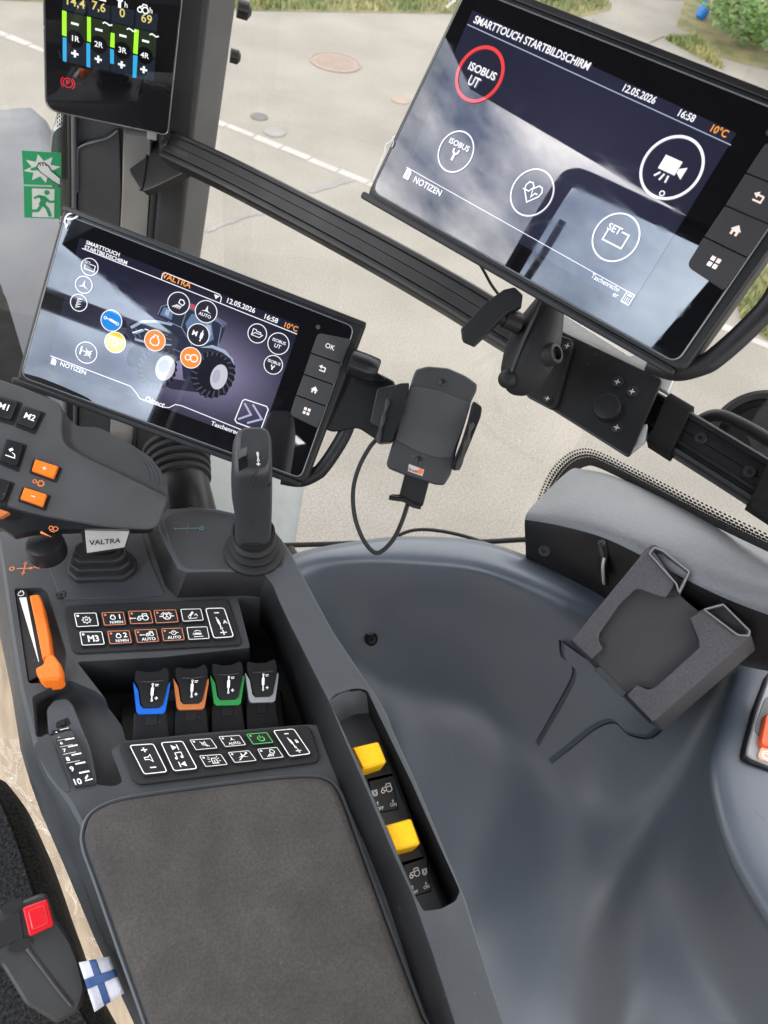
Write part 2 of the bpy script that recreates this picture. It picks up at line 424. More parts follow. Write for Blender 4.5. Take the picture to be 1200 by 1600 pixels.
def ground_mat(name, c1, c2, c3, s1=1.2, s2=90, bump=.3):
    m, nt, b, L = base_mat(name); b.inputs['Roughness'].default_value = .9; b.inputs['Specular IOR Level'].default_value = .2
    t = N(nt, 'ShaderNodeTexCoord')
    a = N(nt, 'ShaderNodeTexNoise'); a.inputs['Scale'].default_value = s1; a.inputs['Detail'].default_value = 7
    d = N(nt, 'ShaderNodeTexNoise'); d.inputs['Scale'].default_value = s2; d.inputs['Detail'].default_value = 4; d.inputs['Roughness'].default_value = .7
    for n in (a, d): L(t.outputs['Object'], n.inputs['Vector'])
    r1 = N(nt, 'ShaderNodeValToRGB'); r1.color_ramp.elements[0].position = .36; r1.color_ramp.elements[1].position = .66
    r1.color_ramp.elements[0].color = (*c1, 1); r1.color_ramp.elements[1].color = (*c2, 1); L(a.outputs['Fac'], r1.inputs[0])
    r2 = N(nt, 'ShaderNodeValToRGB'); r2.color_ramp.elements[0].position = .40; r2.color_ramp.elements[1].position = .62
    r2.color_ramp.elements[0].color = (*c3, 1); r2.color_ramp.elements[1].color = (1, 1, 1, 1); L(d.outputs['Fac'], r2.inputs[0])
    x = N(nt, 'ShaderNodeMixRGB', blend_type='MULTIPLY'); x.inputs[0].default_value = 1
    L(r1.outputs[0], x.inputs[1]); L(r2.outputs[0], x.inputs[2]); L(x.outputs[0], b.inputs['Base Color'])
    bp = N(nt, 'ShaderNodeBump'); bp.inputs['Strength'].default_value = bump; bp.inputs['Distance'].default_value = .01
    L(d.outputs['Fac'], bp.inputs['Height']); L(bp.outputs[0], b.inputs['Normal'])
    MATS[name] = m; return m
CONC = ground_mat('worn pale concrete', (.190, .180, .159), (.230, .218, .194), (.58, .565, .54))
KERB = ground_mat('pale kerb stone', (.245, .238, .222), (.285, .278, .262), (.85, .84, .82), 3)
IRON = ground_mat('rusty cast iron', (.215, .175, .148), (.24, .197, .168), (.75, .72, .7), 6)
TAR = ground_mat('grey joint filler', (.165, .16, .15), (.185, .18, .17), (.8, .8, .8), 6)
GRAVEL = ground_mat('grey gravel', (.22, .21, .19), (.33, .31, .28), (.45, .44, .42), 9, 60, .8)
SOIL = ground_mat('grassy soil', (.10, .11, .045), (.20, .17, .09), (.6, .6, .55), 3, 40)
def leaf_mat(name, a, b2, sc=6, trans=.3):
    m, nt, b, L = base_mat(name); t = N(nt, 'ShaderNodeTexCoord'); n = N(nt, 'ShaderNodeTexNoise'); n.inputs['Scale'].default_value = sc; n.inputs['Detail'].default_value = 6
    L(t.outputs['Object'], n.inputs['Vector']); r = N(nt, 'ShaderNodeValToRGB'); r.color_ramp.elements[0].position = .33; r.color_ramp.elements[1].position = .67
    r.color_ramp.elements[0].color = (*a, 1); r.color_ramp.elements[1].color = (*b2, 1); L(n.outputs['Fac'], r.inputs[0]); L(r.outputs[0], b.inputs['Base Color'])
    b.inputs['Roughness'].default_value = .6; MATS[name] = m; return m
GRASS = leaf_mat('grass blades', (.075, .12, .025), (.24, .22, .09), 1.5)
LEAF = leaf_mat('bush leaves', (.045, .11, .028), (.13, .22, .05), 7)
BARK = plastic('bark', (.09, .07, .05), .9, grain=90, bump=.6)
HOODM = plastic('grey blue bonnet paint', (.034, .037, .044), .5, bump=0, var=.05, spec=.4, coat=0, dust=.12, blot=3)
FABRIC = plastic('woven black seat fabric', (.016, .016, .016), .9, grain=380, bump=1.0, dist=.0016, spec=.15, dust=.10, speck=.7)
def wood_mat():
    m, nt, b, L = base_mat('beige floor covering'); t = N(nt, 'ShaderNodeTexCoord'); mp = N(nt, 'ShaderNodeMapping'); mp.inputs['Scale'].default_value = (34, 5, 5); mp.inputs['Rotation'].default_value = (0, 0, .35)
    n = N(nt, 'ShaderNodeTexNoise'); n.inputs['Scale'].default_value = 3; n.inputs['Detail'].default_value = 6
    L(t.outputs['Object'], mp.inputs['Vector']); L(mp.outputs[0], n.inputs['Vector']); r = N(nt, 'ShaderNodeValToRGB')
    r.color_ramp.elements[0].position = .3; r.color_ramp.elements[1].position = .72; r.color_ramp.elements[0].color = (.21, .165, .115, 1); r.color_ramp.elements[1].color = (.33, .27, .195, 1)
    L(n.outputs['Fac'], r.inputs[0]); L(r.outputs[0], b.inputs['Base Color']); b.inputs['Roughness'].default_value = .45; return m
WOOD = wood_mat()
FOIL = pane_mat('clear protective foil', (.93, .92, .90))
STRAP = plastic('hook and loop strap', (.009, .009, .009), .9, grain=900, bump=.6, spec=.1, dust=.1)
HOLD = plastic('phone cradle plastic', (.027, .028, .030), .5, bump=.3)
LINER = plastic('dark headliner', (.016, .016, .02), .8, grain=300, bump=.4)

# ------------------------------------------------------------------ setting: ground outside
def zquad(name, pts, z, mat, kind='structure'):
    g = G(); g.add([(p[0], p[1], z) for p in pts], [tuple(range(len(pts)))]); o = g.build(name, mat); o['kind'] = kind; return o
def gxy(px, py, z=0): q = onz(px, py, z); return (q.x, q.y)
zquad('ground', [(-120, -120), (160, -120), (160, 200), (-120, 200)], 0, CONC)
# grass verge soil
verge = [(-12, 11.6), (0.2, 11.0), (3.0, 10.85), (6.1, 10.95), (8.6, 11.0), (9.4, 11.35), (9.9, 12.2), (11.5, 12.0), (10.1, 10.5), (9.7, 10.0), (10.2, 9.2), (14, 6), (40, 3), (60, 60), (-40, 60)]
zquad('verge_soil', verge, .004, SOIL)
zquad('roadside_strip', [gxy(1158, 505), gxy(1150, 470), gxy(1165, 440), gxy(1190, 408), (9.5, 4.6), (10, 1.5), gxy(1230, 545), gxy(1200, 532)], .004, SOIL)
gq = zquad('gravel_patch', [gxy(1186, 440), gxy(1176, 400), gxy(1230, 380), gxy(1240, 450)], .012, GRAVEL)
# kerb line of single stones across the yard
def kerb_line():
    root = thing('kerb_line', 'straight row of pale flush kerb stones crossing the concrete yard', 'kerb', loc=(1.88, 7.59, 0))
    a, b = Vector((-.9, 11.15, 0)), Vector((5.9, 2.3, 0)); d = (b-a); n = int(d.length/.33); d.normalize(); s = Vector((-d.y, d.x, 0))
    for i in range(n):
        g = G(); c = a+d*(.33*i+.165)-Vector((1.88, 7.59, 0)); w = .045+random.uniform(-.008, .008); l = .162+random.uniform(-.006, .002)
        c += s*random.uniform(-.01, .01)
        g.slab([tuple((c-d*l-s*w)[:2]), tuple((c+d*l-s*w)[:2]), tuple((c+d*l+s*w)[:2]), tuple((c-d*l+s*w)[:2])], -.03, .008+random.uniform(0, .004), .006, 1)
        g.build('kerb_stone', KERB, root)
kerb_line()
def cover(name, label, px, rad, mat, ring=True):
    c = onz(*px, 0); root = thing(name, label, 'cover', loc=(c.x, c.y, 0))
    g = G(); g.lathe([(rad*.9, .001), (rad*.9, .008), (rad*.87, .010), (.02, .010)], n=40); g.build('lid', mat, root)
    if ring:
        g = G(); g.lathe([(rad*.93, .001), (rad*.93, .012), (rad, .012), (rad, .001)], n=40, cap0=False, cap1=False); g.build('frame', mat, root)
        g = G()
        for k in range(-4, 5):
            h = math.sqrt(max(0, (rad*.8)**2-(k*rad*.18)**2))
            if h > .05: g.box((0, k*rad*.18, .012), (h, 0, 0), (0, rad*.04, 0), (0, 0, .003))
        g.build('ribs', mat, root)
cover('manhole_cover', 'round rusty brown manhole cover set in the road', (524, 98), .315, IRON)
cover('valve_cover', 'small dark oval cover beside the kerb line', (405, 183), .10, ground_mat('dark lid', (.10, .098, .092), (.12, .117, .11), (.8, .8, .8), 6), False)
cover('valve_cover', 'small grey round patch just below the dark oval cover', (429, 207), .12, ground_mat('pale lid', (.18, .175, .165), (.20, .195, .185), (.8, .8, .8), 6), False)
cover('valve_cover', 'small brown cover next to the large screen edge', (626, 157), .12, IRON, False)
def joint(name, pts, w):
    P = cr_open([onz(a, b, 0) for a, b in pts], 8); g = G(); ra, rb = [], []
    for i, p in enumerate(P):
        t = (P[min(i+1, len(P)-1)]-P[max(i-1, 0)]).normalized(); s = Vector((-t.y, t.x, 0)); k = w*(.6+.7*random.random())
        ra.append((p.x+s.x*k, p.y+s.y*k, .004)); rb.append((p.x-s.x*k, p.y-s.y*k, .004))
    g.grid([ra, rb]); o = g.build(name, TAR); o['kind'] = 'structure'
joint('road_crack', [(322, 362), (350, 350), (385, 338), (410, 333)], .028)
joint('road_crack', [(480, 299), (510, 292), (545, 280), (566, 278)], .045)
joint('road_crack', [(420, 640), (520, 655), (620, 690), (700, 700)], .004)
random.seed(3)
# concrete path beyond the verge
zquad('path', [gxy(925, 30), gxy(940, 24), gxy(982, 18), gxy(1010, 24), gxy(1060, 45), gxy(1085, 56), gxy(1075, 66), gxy(1035, 58), gxy(1010, 70), gxy(960, 60)], .010, CONC)
# grass: one mass of blades
def inside(p, poly):
    c = False; n = len(poly)
    for i in range(n):
        a, b = poly[i-1], poly[i]
        if (a[1] > p[1]) != (b[1] > p[1]) and p[0] < (b[0]-a[0])*(p[1]-a[1])/(b[1]-a[1])+a[0]: c = not c
    return c
def grass(name, label, poly, box, n, h0, h1, tall=None):
    g = G(); V, F = [], []; k = 0; tries = 0
    while k < n and tries < n*8:
        tries += 1; x, y = random.uniform(box[0], box[1]), random.uniform(box[2], box[3])
        if not inside((x, y), poly): continue
        t = pnoise(Vector((x*.9, y*.9, 3)))
        h = random.uniform(h0, h1)*(1+.5*t)
        if tall and y > tall: h *= 2.6
        a = random.uniform(0, 6.28); w = random.uniform(.008, .018); dx, dy = math.cos(a), math.sin(a); lean = random.uniform(.1, .6)*h
        b = len(V); V += [(x-dy*w, y+dx*w, 0), (x+dy*w, y-dx*w, 0), (x+dx*lean*.4+dy*w*.6, y+dy*lean*.4-dx*w*.6, h*.6), (x+dx*lean, y+dy*lean, h)]
        F += [(b, b+1, b+2), (b, b+2, b+3)]; k += 1
    g.add(V, F); o = g.build(name, GRASS, recalc=False); tag(o, label, 'grass'); o['kind'] = 'stuff'
pathpoly = [gxy(925, 30), gxy(982, 18), gxy(1060, 45), gxy(1085, 56), gxy(1075, 66), gxy(1035, 58), gxy(960, 60)]
grass('verge_grass', 'rough green and straw grass along the far road edge', [(-3, 11.5), (.2, 11.05), (3, 10.9), (6.1, 11.0), (8.6, 11.1), (9.5, 11.5), (9.8, 12.4), (11.3, 12.2), (11.5, 16), (-3, 16)], (-3, 11.5, 10.8, 15), 34000, .04, .13, 11.7)
grass('verge_grass', 'patch of grass between the path and the leafy bush', [gxy(1040, 62), gxy(1085, 60), gxy(1130, 110), gxy(1110, 100)], (9, 12, 8, 11), 4000, .05, .12)
grass('strip_grass', 'green grass beside the grey gravel behind the monitor handle', [gxy(1160, 500), gxy(1152, 472), gxy(1170, 445), gxy(1190, 430), gxy(1225, 425), gxy(1235, 540), gxy(1200, 528)], (5, 8, 2, 5), 9000, .03, .11)
# leafy bush at the top right
def bush():
    c = Vector((12.3, 9.6, 0)); root = thing('bush', 'leafy green bush overhanging the verge at the far right', 'bush', loc=c)
    g = G()
    for k in range(9):
        a = k*.7; e = Vector((math.cos(a)*random.uniform(.5, 1.4), math.sin(a)*random.uniform(.5, 1.4), random.uniform(1.2, 2.4)))
        g.tube(cr_open([(0, 0, 0), e*.4+Vector((0, 0, .2)), e], 4), [.05-.0025*i for i in range(9)], 6)
    g.build('trunk', BARK, root)
    V, F = [], []
    for k in range(26000):
        u = Vector((random.gauss(0, 1), random.gauss(0, 1), random.gauss(0, 1))).normalized()
        r = random.uniform(.55, 1.0)**.5
        q = Vector((u.x*2.6*r, u.y*2.1*r, 1.25+u.z*1.5*r)); nn = pnoise(q*1.6)
        if nn < -.12 or q.z < .03: continue
        q *= (1+.12*pnoise(q*3)); d = Vector((random.gauss(0, 1), random.gauss(0, 1), random.gauss(0, .6))).normalized(); e = d.cross(Vector((random.gauss(0, 1), random.gauss(0, 1), random.gauss(0, 1)))).normalized()
        s = random.uniform(.035, .075); b = len(V); V += [q-d*s, q+e*s*.45, q+d*s, q-e*s*.45]; F.append((b, b+1, b+2, b+3))
    g = G(); g.add(V, F); o = g.build('crown', LEAF, root, recalc=False)
bush()
c = onz(1094, 30, 0); g = G()
g.lathe([(.06, 0), (.10, .06), (.09, .16), (.07, .22), (.03, .28), (.01, .30)], n=14)
g.v = [(x*(1+.25*pnoise(Vector((x*9, y*9, z*9)))), y*(1+.25*pnoise(Vector((x*7, y*9, z*9+4)))), z) for x, y, z in g.v]
o = g.build('plastic_sack', plastic('blue sheeting', (.02, .13, .42), .5, grain=40, bump=.4)); o.location = c; tag(o, 'small blue sack standing at the edge of the bush', 'sack')

# ------------------------------------------------------------------ cab: bonnet outside the windscreen
def bonnet():
    root = thing('bonnet', 'smooth grey blue tractor bonnet seen through the windscreen', 'bonnet', loc=(-.3, 2.0, 1.9))
    rows = []
    for i in range(25):
        t = i/24; y = 1.05+2.15*t; row = []
        for j in range(25):
            s = j/24*2-1; w = .54-.04*t
            x = -.36+w*s; z = 2.06-.02*t-.06*t*t-.30*max(0, abs(s)-.86)**1.5*12-.012*math.exp(-((s-.62)/.05)**2)
            if t > .94: z -= (t-.94)*2.2
            row.append((x+.3, y-2.0, z-1.9))
        rows.append(row)
    g = G(); g.grid(rows); g.build('shell', HOODM, root, angle=60, thick=.01)
    g = G(); g.box((-.06, -.1, -.45), (.38, 0, 0), (0, .78, 0), (0, 0, .25)); g.build('engine_side', BLACK, root)
bonnet()
# pale fender beside the engine, seen past the joystick
def fender():
    root = thing('fender', 'pale grey green fender outside, glimpsed left of the joystick', 'fender', loc=onz(350, 760, 1.5))
    rows = []; o = onz(350, 760, 1.5)
    for i in range(9):
        a = i/8; rows.append([])
        for j in range(9):
            b = j/8; q = onz(250+235*b-30*a, 690+170*a+12*b, 1.5); rows[-1].append((q.x-o.x, q.y-o.y, -.05*(b-.5)**2-.10*a*a))
    g = G(); g.grid(rows); g.build('shell', plastic('pale fender paint', (.13, .142, .134), .5, var=.1, bump=0, blot=25), root, thick=.008)
fender()
# dashboard cowl under the windscreen
g = G(); o0 = onz(40, 600, 2.3); FD = Fr(o0, (1, 0, 0), (0, 1, 0))
g.slab(rnd(FD.ps([(-160, 330), (2, 440), (14, 480), (32, 545), (62, 605), (120, 660), (240, 720), (200, 800), (-200, 900)]), .02), -.12, 0, .03, 5)
o = g.build('dashboard', plastic('matt black dashboard', (.007, .0075, .007), .8, spec=.08, dust=.1)); o.matrix_world = FD.M
tag(o, 'dark dashboard edge left of the wide screen', 'dashboard')

# ------------------------------------------------------------------ A-pillar with trim
PDN = ray(122, 1788).normalized()
FP = fr_edge((250, 300), .93, (330, 317), PDN)
def px300(x, z=0): return FP.p(x, 300, z).x
YT, YB = FP.p(250, -160).y, FP.p(250, 800).y
def pillar():
    root = thing('pillar', 'dark windscreen pillar with grey lit flank behind the black rail', 'pillar', FP)
    # outer post: rounded section
    xl, xr = px300(241), px300(331); w = xr-xl
    sec = [(xl, -.05), (xl, -.004), (xl+.006, .002), (xl+w*.42, .004), (xl+w*.56, -.002), (xl+w*.72, -.014), (xl+w*.93, -.030), (xr, -.036), (xr-.002, -.05)]
    sec = rnd([Vector((a, b)) for a, b in sec], .006, 3)
    g = G(); g.loft([[(a, y, b) for a, b in sec] for y in (YB, YT)]); g.build('post', plastic('dark grey post paint', (.085, .086, .084), .5, dust=.5, bump=.1), root)
    g = G(); g.slab([(px300(242), YB), (px300(293), YB), (px300(293), YT), (px300(242), YT)], -.02, .010, .009, 5); g.build('post_left_slab', plastic('speckled black plastic', (.016, .0165, .017), .5, dust=.8), root)  # black slab over the post, making its left half darker
    # black rubber gasket, trim, panels
    def col(name, x0, x1, z0, z1, mat, bev=.003, y0=YB, y1=YT):
        g = G(); g.slab([(px300(x0), y0), (px300(x1), y0), (px300(x1), y1), (px300(x0), y1)], z0, z1, bev, 3); return g.build(name, mat, root)
    col('gasket', 104, 114, -.05, -.012, BLACK)
    col('trim_edge', 112, 120, -.05, .004, plastic('slate trim', (.05, .054, .06), .4))
    col('trim_back', 117, 242, -.06, -.010, plastic('slate trim', (.05, .054, .06), .4))
    g = G(); g.slab(rnd(FP.ps([(123, 760), (120, 235), (130, 225), (160, 218), (176, 208), (187, 204), (190, 300), (170, 760)]), .004), -.03, -.001, .003, 3); g.build('access_panel', DARK, root)
    P = cr_open([FP.p(a, b, .001) for a, b in ((121, 300), (121, 240), (128, 228), (150, 221), (170, 215), (184, 204))], 5)
    g = G(); g.tube(P, .0014, 6); g.build('panel_lip', plastic('slate trim', (.05, .054, .06), .4), root)
    g = G(); g.slab(rnd(FP.ps([(192, 205), (238, 210), (236, 302), (205, 800), (165, 800), (190, 300)]), .004), -.03, .002, .006, 3)
    g.build('grey_trim', plastic('warm grey trim', (.15, .146, .138), .45, bump=.2), root)
    g = G(); c0, c1 = FP.p(241, 300, .006), FP.p(241, 760, .006); c1.x = c0.x
    P = [c0*(1-t/120)+c1*(t/120) for t in range(121)]; g.tube(P, [.0036+.0009*(i % 2) for i in range(121)], 10); g.build('corrugated_hose', RUBBER, root)
    g = G(); q = FP.p(371, 12, -.05); g.lathe([(.010, 0), (.010, .012), (.004, .016)], q, (1, 0, 0), n=16); g.build('bolt', SCREW, root)
    g = G(); q = FP.p(360, 86, -.05); g.lathe([(.008, 0), (.008, .009), (.004, .012)], q, (1, 0, 0), n=16); g.build('bolt', SCREW, root)
pillar()

# ------------------------------------------------------------------ windscreen left of the pillar
def windscreen():
    root = thing('windscreen', 'clear windscreen pane with dotted black edge left of the pillar', 'window', FP)
    xr = px300(108, -.03); z = -.03; xl = xr-1.0
    g = G(); g.add([(xl, YB-.2, z), (xr, YB-.2, z), (xr, YT, z), (xl, YT, z)], [(0, 1, 2, 3)]); g.build('glass', PANE, root)
    x0 = px300(91, z-.0006); n = 40
    strip_uv(([(xr, YB+(YT-YB)*i/n, z-.0006) for i in range(n+1)], [(x0, YB+(YT-YB)*i/n, z-.0006) for i in range(n+1)]), 'dot_print', FRIT, root, .0046)
    # mirror-like grey rounded end of the wiper cowl just behind
windscreen()
g = G(); q = FP.ps([(80, 340), (77, 230), (80, 206), (90, 196), (104, 193), (108, 240), (108, 340)], -.10)
g.slab(rnd(q, .01), -.16, -.10, .010, 4); o = g.build('pillar_mirror', plastic('grey mirror housing', (.10, .11, .115), .25, bump=0, coat=.4)); o.matrix_world = FP.M
tag(o, 'rounded grey housing behind the dotted windscreen edge', 'mirror')

# emergency exit sticker on the windscreen
def sticker():
    FS = Fr(FP.w(FP.p(34, 235, -.028)), FP.ex, FP.ey)
    root = thing('exit_sticker', 'green emergency exit sticker with broken glass and running figure pictograms', 'sticker', FS)
    GREENS = flat('sticker green', (.012, .20, .075), .45); PALE = flat('sticker pale field', (.42, .44, .42), .45)
    q1 = FS.ps([(34, 235), (96, 239), (95, 290), (37, 288)]); q2 = FS.ps([(37, 290.5), (95, 292.5), (94, 342), (38, 340)])
    for q, nm in ((q1, 'upper_field'), (q2, 'lower_field')):
        g = G(); g.slab([p[:2] for p in q], -.0003, .0001, .00005, 1); g.build(nm, GREENS, root)
    m, a = quadmap(q1, .0004); ink = Ink(m)
    star = []
    for k in range(16):
        an = math.pi*2*k/16+.2; r = (.92 if k % 2 == 0 else .50); star.append((r*1.12*math.cos(an), r*.95*math.sin(an)))
    ink.poly(star); ink.build('burst', PALE, root)
    m, a = quadmap(q1, .0007); ink = Ink(m); ink.poly([(-.62, 0), (-.2, .16), (.2, .10), (.7, -.1), (.6, -.25), (.2, -.12), (-.2, -.1), (-.6, -.14)]); ink.build('hole', GREENS, root)
    m, a = quadmap(q1, .0010); ink = Ink(m); ink.poly([(-.28, .1), (-.15, .36), (.15, .38), (.35, .2), (.52, -.1), (.98, -.5), (.98, -.95), (.6, -.72), (.2, -.4), (-.1, -.18)])
    ink.build('hand', PALE, root)
    m, a = quadmap(q1, .0012); ink = Ink(m)
    ink.line([(-.28, .1), (-.15, .36), (.15, .38), (.35, .2), (.52, -.1), (.98, -.5)], .05); ink.line([(.98, -.95), (.6, -.72), (.2, -.4), (-.1, -.18), (-.28, .1)], .05)
    for k in range(3): ink.line([(-.12+.15*k, .36), (-.06+.15*k, .18)], .05)
    ink.build('hand_outline', BLKI, root)
    m, a = quadmap(q2, .0004); Ink(m).poly([(-.55, .88), (.66, .88), (.66, -.92), (-.55, -.92)]).build('door_field', PALE, root)
    m, a = quadmap(q2, .0007); ink = Ink(m); ink.disc(.25, .66, .15)
    ink.line([(-.45, .28), (-.18, .42), (.12, .36), (.40, .08), (.72, .12)], .15)
    ink.poly([(-.18, .46), (.2, .42), (.26, .1), (.12, -.15), (-.22, -.12), (-.1, .15)])
    ink.line([(0, -.08), (-.25, -.5), (-.72, -.55)], .18); ink.line([(.05, -.08), (.28, -.35), (.45, -.85)], .19); ink.build('figure', GREENS, root)
sticker()

# ------------------------------------------------------------------ right-hand windows
FW = Fr((.55, .35, 2.6), (0, -1, 0), (0, 0, 1))
def side_window():
    root = thing('side_window', 'right side window with rounded corner and wide dotted black edge', 'window', FW)
    edge = [(826, 860), (829, 820), (838, 782), (856, 740), (878, 714), (905, 700), (935, 704), (1000, 735), (1100, 785), (1200, 833), (1300, 880)]
    E = cr_open([FW.p(a, b) for a, b in edge], 7)
    inn = [(862, 880), (862, 826), (868, 796), (880, 765), (897, 740), (915, 729), (935, 731), (995, 760), (1095, 812), (1195, 860), (1295, 907)]
    I = cr_open([FW.p(a, b, -.0006) for a, b in inn], 7)
    strip_uv((E, I)[::-1], 'dot_print', FRIT, root, .0058)
    I2 = [Vector((p.x, p.y, 0)) for p in E]
    top = [Vector((E[-1].x+.3, E[-1].y+.15, 0)), Vector((E[-1].x+.3, .95, 0)), Vector((E[0].x-.02, .95, 0))]
    g = G(); P = [tuple(p) for p in I2]+[tuple(p) for p in top]; g.add(P, [tuple(range(len(P)))]); g.build('glass', PANE, root)
side_window()
def quarter_window():
    a, b = Vector((.235, .955, 2.3)), Vector((.545, .50, 2.3)); F = Fr(a, b-a, (0, 0, 1)); ln = (b-a).length
    root = thing('quarter_window', 'clear pane between the pillar and the rounded side window', 'window', F)
    g = G(); g.add([(0, 0, 0), (ln-.004, 0, 0), (ln-.004, 1.3, 0), (0, 1.3, 0)], [(0, 1, 2, 3)]); g.build('glass', PANE, root)
quarter_window()
# wiper, hoses outside the window
def outside_tube(name, label, cat, pts, r, mat=RUBBER):
    P = [U(*p) for p in pts]; o = P[0].copy(); g = G(); g.tube(cr_open([p-o for p in P], 8), r, 8)
    ob = g.build(name, mat); ob.location = o; return tag(ob, label, cat)
outside_tube('wiper_arm', 'thin black wiper arm lying along the window foot', 'wiper', [(440, 852, 1.0), (520, 850, 1.0), (640, 846, 1.0), (740, 847, .98), (835, 842, .95)], .0036)
outside_tube('washer_hose', 'thin black hose arching above the grey sill', 'hose', [(590, 858, 1.01), (620, 838, 1.01), (650, 828, 1.0), (690, 830, .99), (740, 842, .98), (800, 865, .95), (840, 872, .93)], .0026)
outside_tube('cable_bundle', 'black cable bundle at the left end of the sill', 'cable', [(455, 858, .95), (470, 875, .9), (500, 866, .92), (540, 856, .95), (600, 850, .97)], .005)

# ------------------------------------------------------------------ roof and open door (seen in the screens)
def roof():
    root = thing('cab_roof', 'dark cab roof lining, reflected as the dark part of both screens', 'roof', loc=(.2, .2, 3.65))
    P = [(-.574, .709), (-.40, .204), (-.45, .12), (-.80, .054), (-.74, -.215), (-.68, -.50), (-.60, -.9), (.60, -.9), (.60, .60), (.30, .98), (.05, 1.10), (-.35, 1.05)]
    g = G(); g.slab([(a-.2, b-.2) for a, b in P], 0, .10, .02, 2); g.build('lining', LINER, root)
roof()
def shading_walls():  # unseen rear wall and posts, added to darken the cab interior
    root = thing('shading_bulkhead', 'unseen dark rear and left cab walls, added to darken the interior', 'wall', loc=(0, -.95, 1.95))
    g = G(); g.box((.05, 0, .42), (.85, 0, 0), (0, .02, 0), (0, 0, .42)); g.build('rear_wall', LINER, root)
    for x in (-.62, .62):
        if x < 0:
            g = G(); g.box((-.68, .32, .95), (.02, 0, 0), (0, .32, 0), (0, 0, .78)); g.build('reflection_blocker', LINER, root)  # unseen panel added to black out sky in the left screen's reflection
        g = G(); g.box((x, .02, 1.25), (.07, 0, 0), (0, .05, 0), (0, 0, .45)); g.build('rear_post', LINER, root)
shading_walls()
def door():
    def hit(px, py, tl, ex, ey, t):
        n = Vector(ex).cross(Vector(ey)); r = ray(px, py).normalized(); X = EYE+r*((Vector(tl)-EYE).dot(n)/r.dot(n)); return X+(r-2*r.dot(n)*n)*t
    R = ((.29975, .51412, 3.06563), (.41931, -.90781, .00824), (-.47941, -.22912, -.84716))
    Lm = ((.02087, .62575, 2.86477), (.81586, -.55395, -.16583), (-.45643, -.44087, -.77285))
    root = thing('open_door', 'rounded dark frame of the open door, reflected in the screens', 'door', loc=(-.6, .1, 2.6))
    o = Vector((-.6, .1, 2.6))
    # door frame seen in the large screen
    A = [hit(a, b, *R, .92)-o for a, b in ((798, 425), (845, 345), (880, 290), (893, 279), (915, 283), (1000, 322), (1085, 362), (1180, 405))]
    low = A[0]+(A[0]-A[1])*4
    g = G(); g.tube(cr_open([low]+A, 6), .017, 8); g.build('frame', BLACK2, root)
    B = [hit(a, b, *Lm, 1.15)-o for a, b in ((40, 455), (80, 470), (160, 500), (240, 530), (285, 545), (292, 560), (270, 610), (235, 690))]
    g = G(); g.tube(cr_open(B, 6), .026, 8); g.build('rear_frame', BLACK2, root)
    C = [hit(a, b, *Lm, 1.15)-o for a, b in ((290, 555), (380, 590), (430, 640))]
    g = G(); g.tube(cr_open(C, 4), .05, 8); g.build('rear_pillar', BLACK2, root)
    D = [hit(a, b, *R, 1.0)-o for a, b in ((880, 345), (850, 395), (820, 440))]
    g = G(); g.tube(D, .008, 8); g.build('grab_rail', plastic('grey handrail', (.3, .3, .3), .4), root)
    W = [A[0], A[1], A[2], A[3], A[4], A[5], A[6], A[7], A[7]+(low-A[0])*1.3, low]
    W = [hit(a, b, *R, .93)-o for a, b in ((810, 428), (858, 345), (900, 290), (925, 292), (1085, 372), (1180, 415))]
    W = W+[W[-1]+Vector((-.1, -.1, -.9)), W[0]+Vector((-.1, 0, -.9))]
    g = G(); g.add(W, [tuple(range(len(W)))]); g.build('glass', PANET, root)
door()

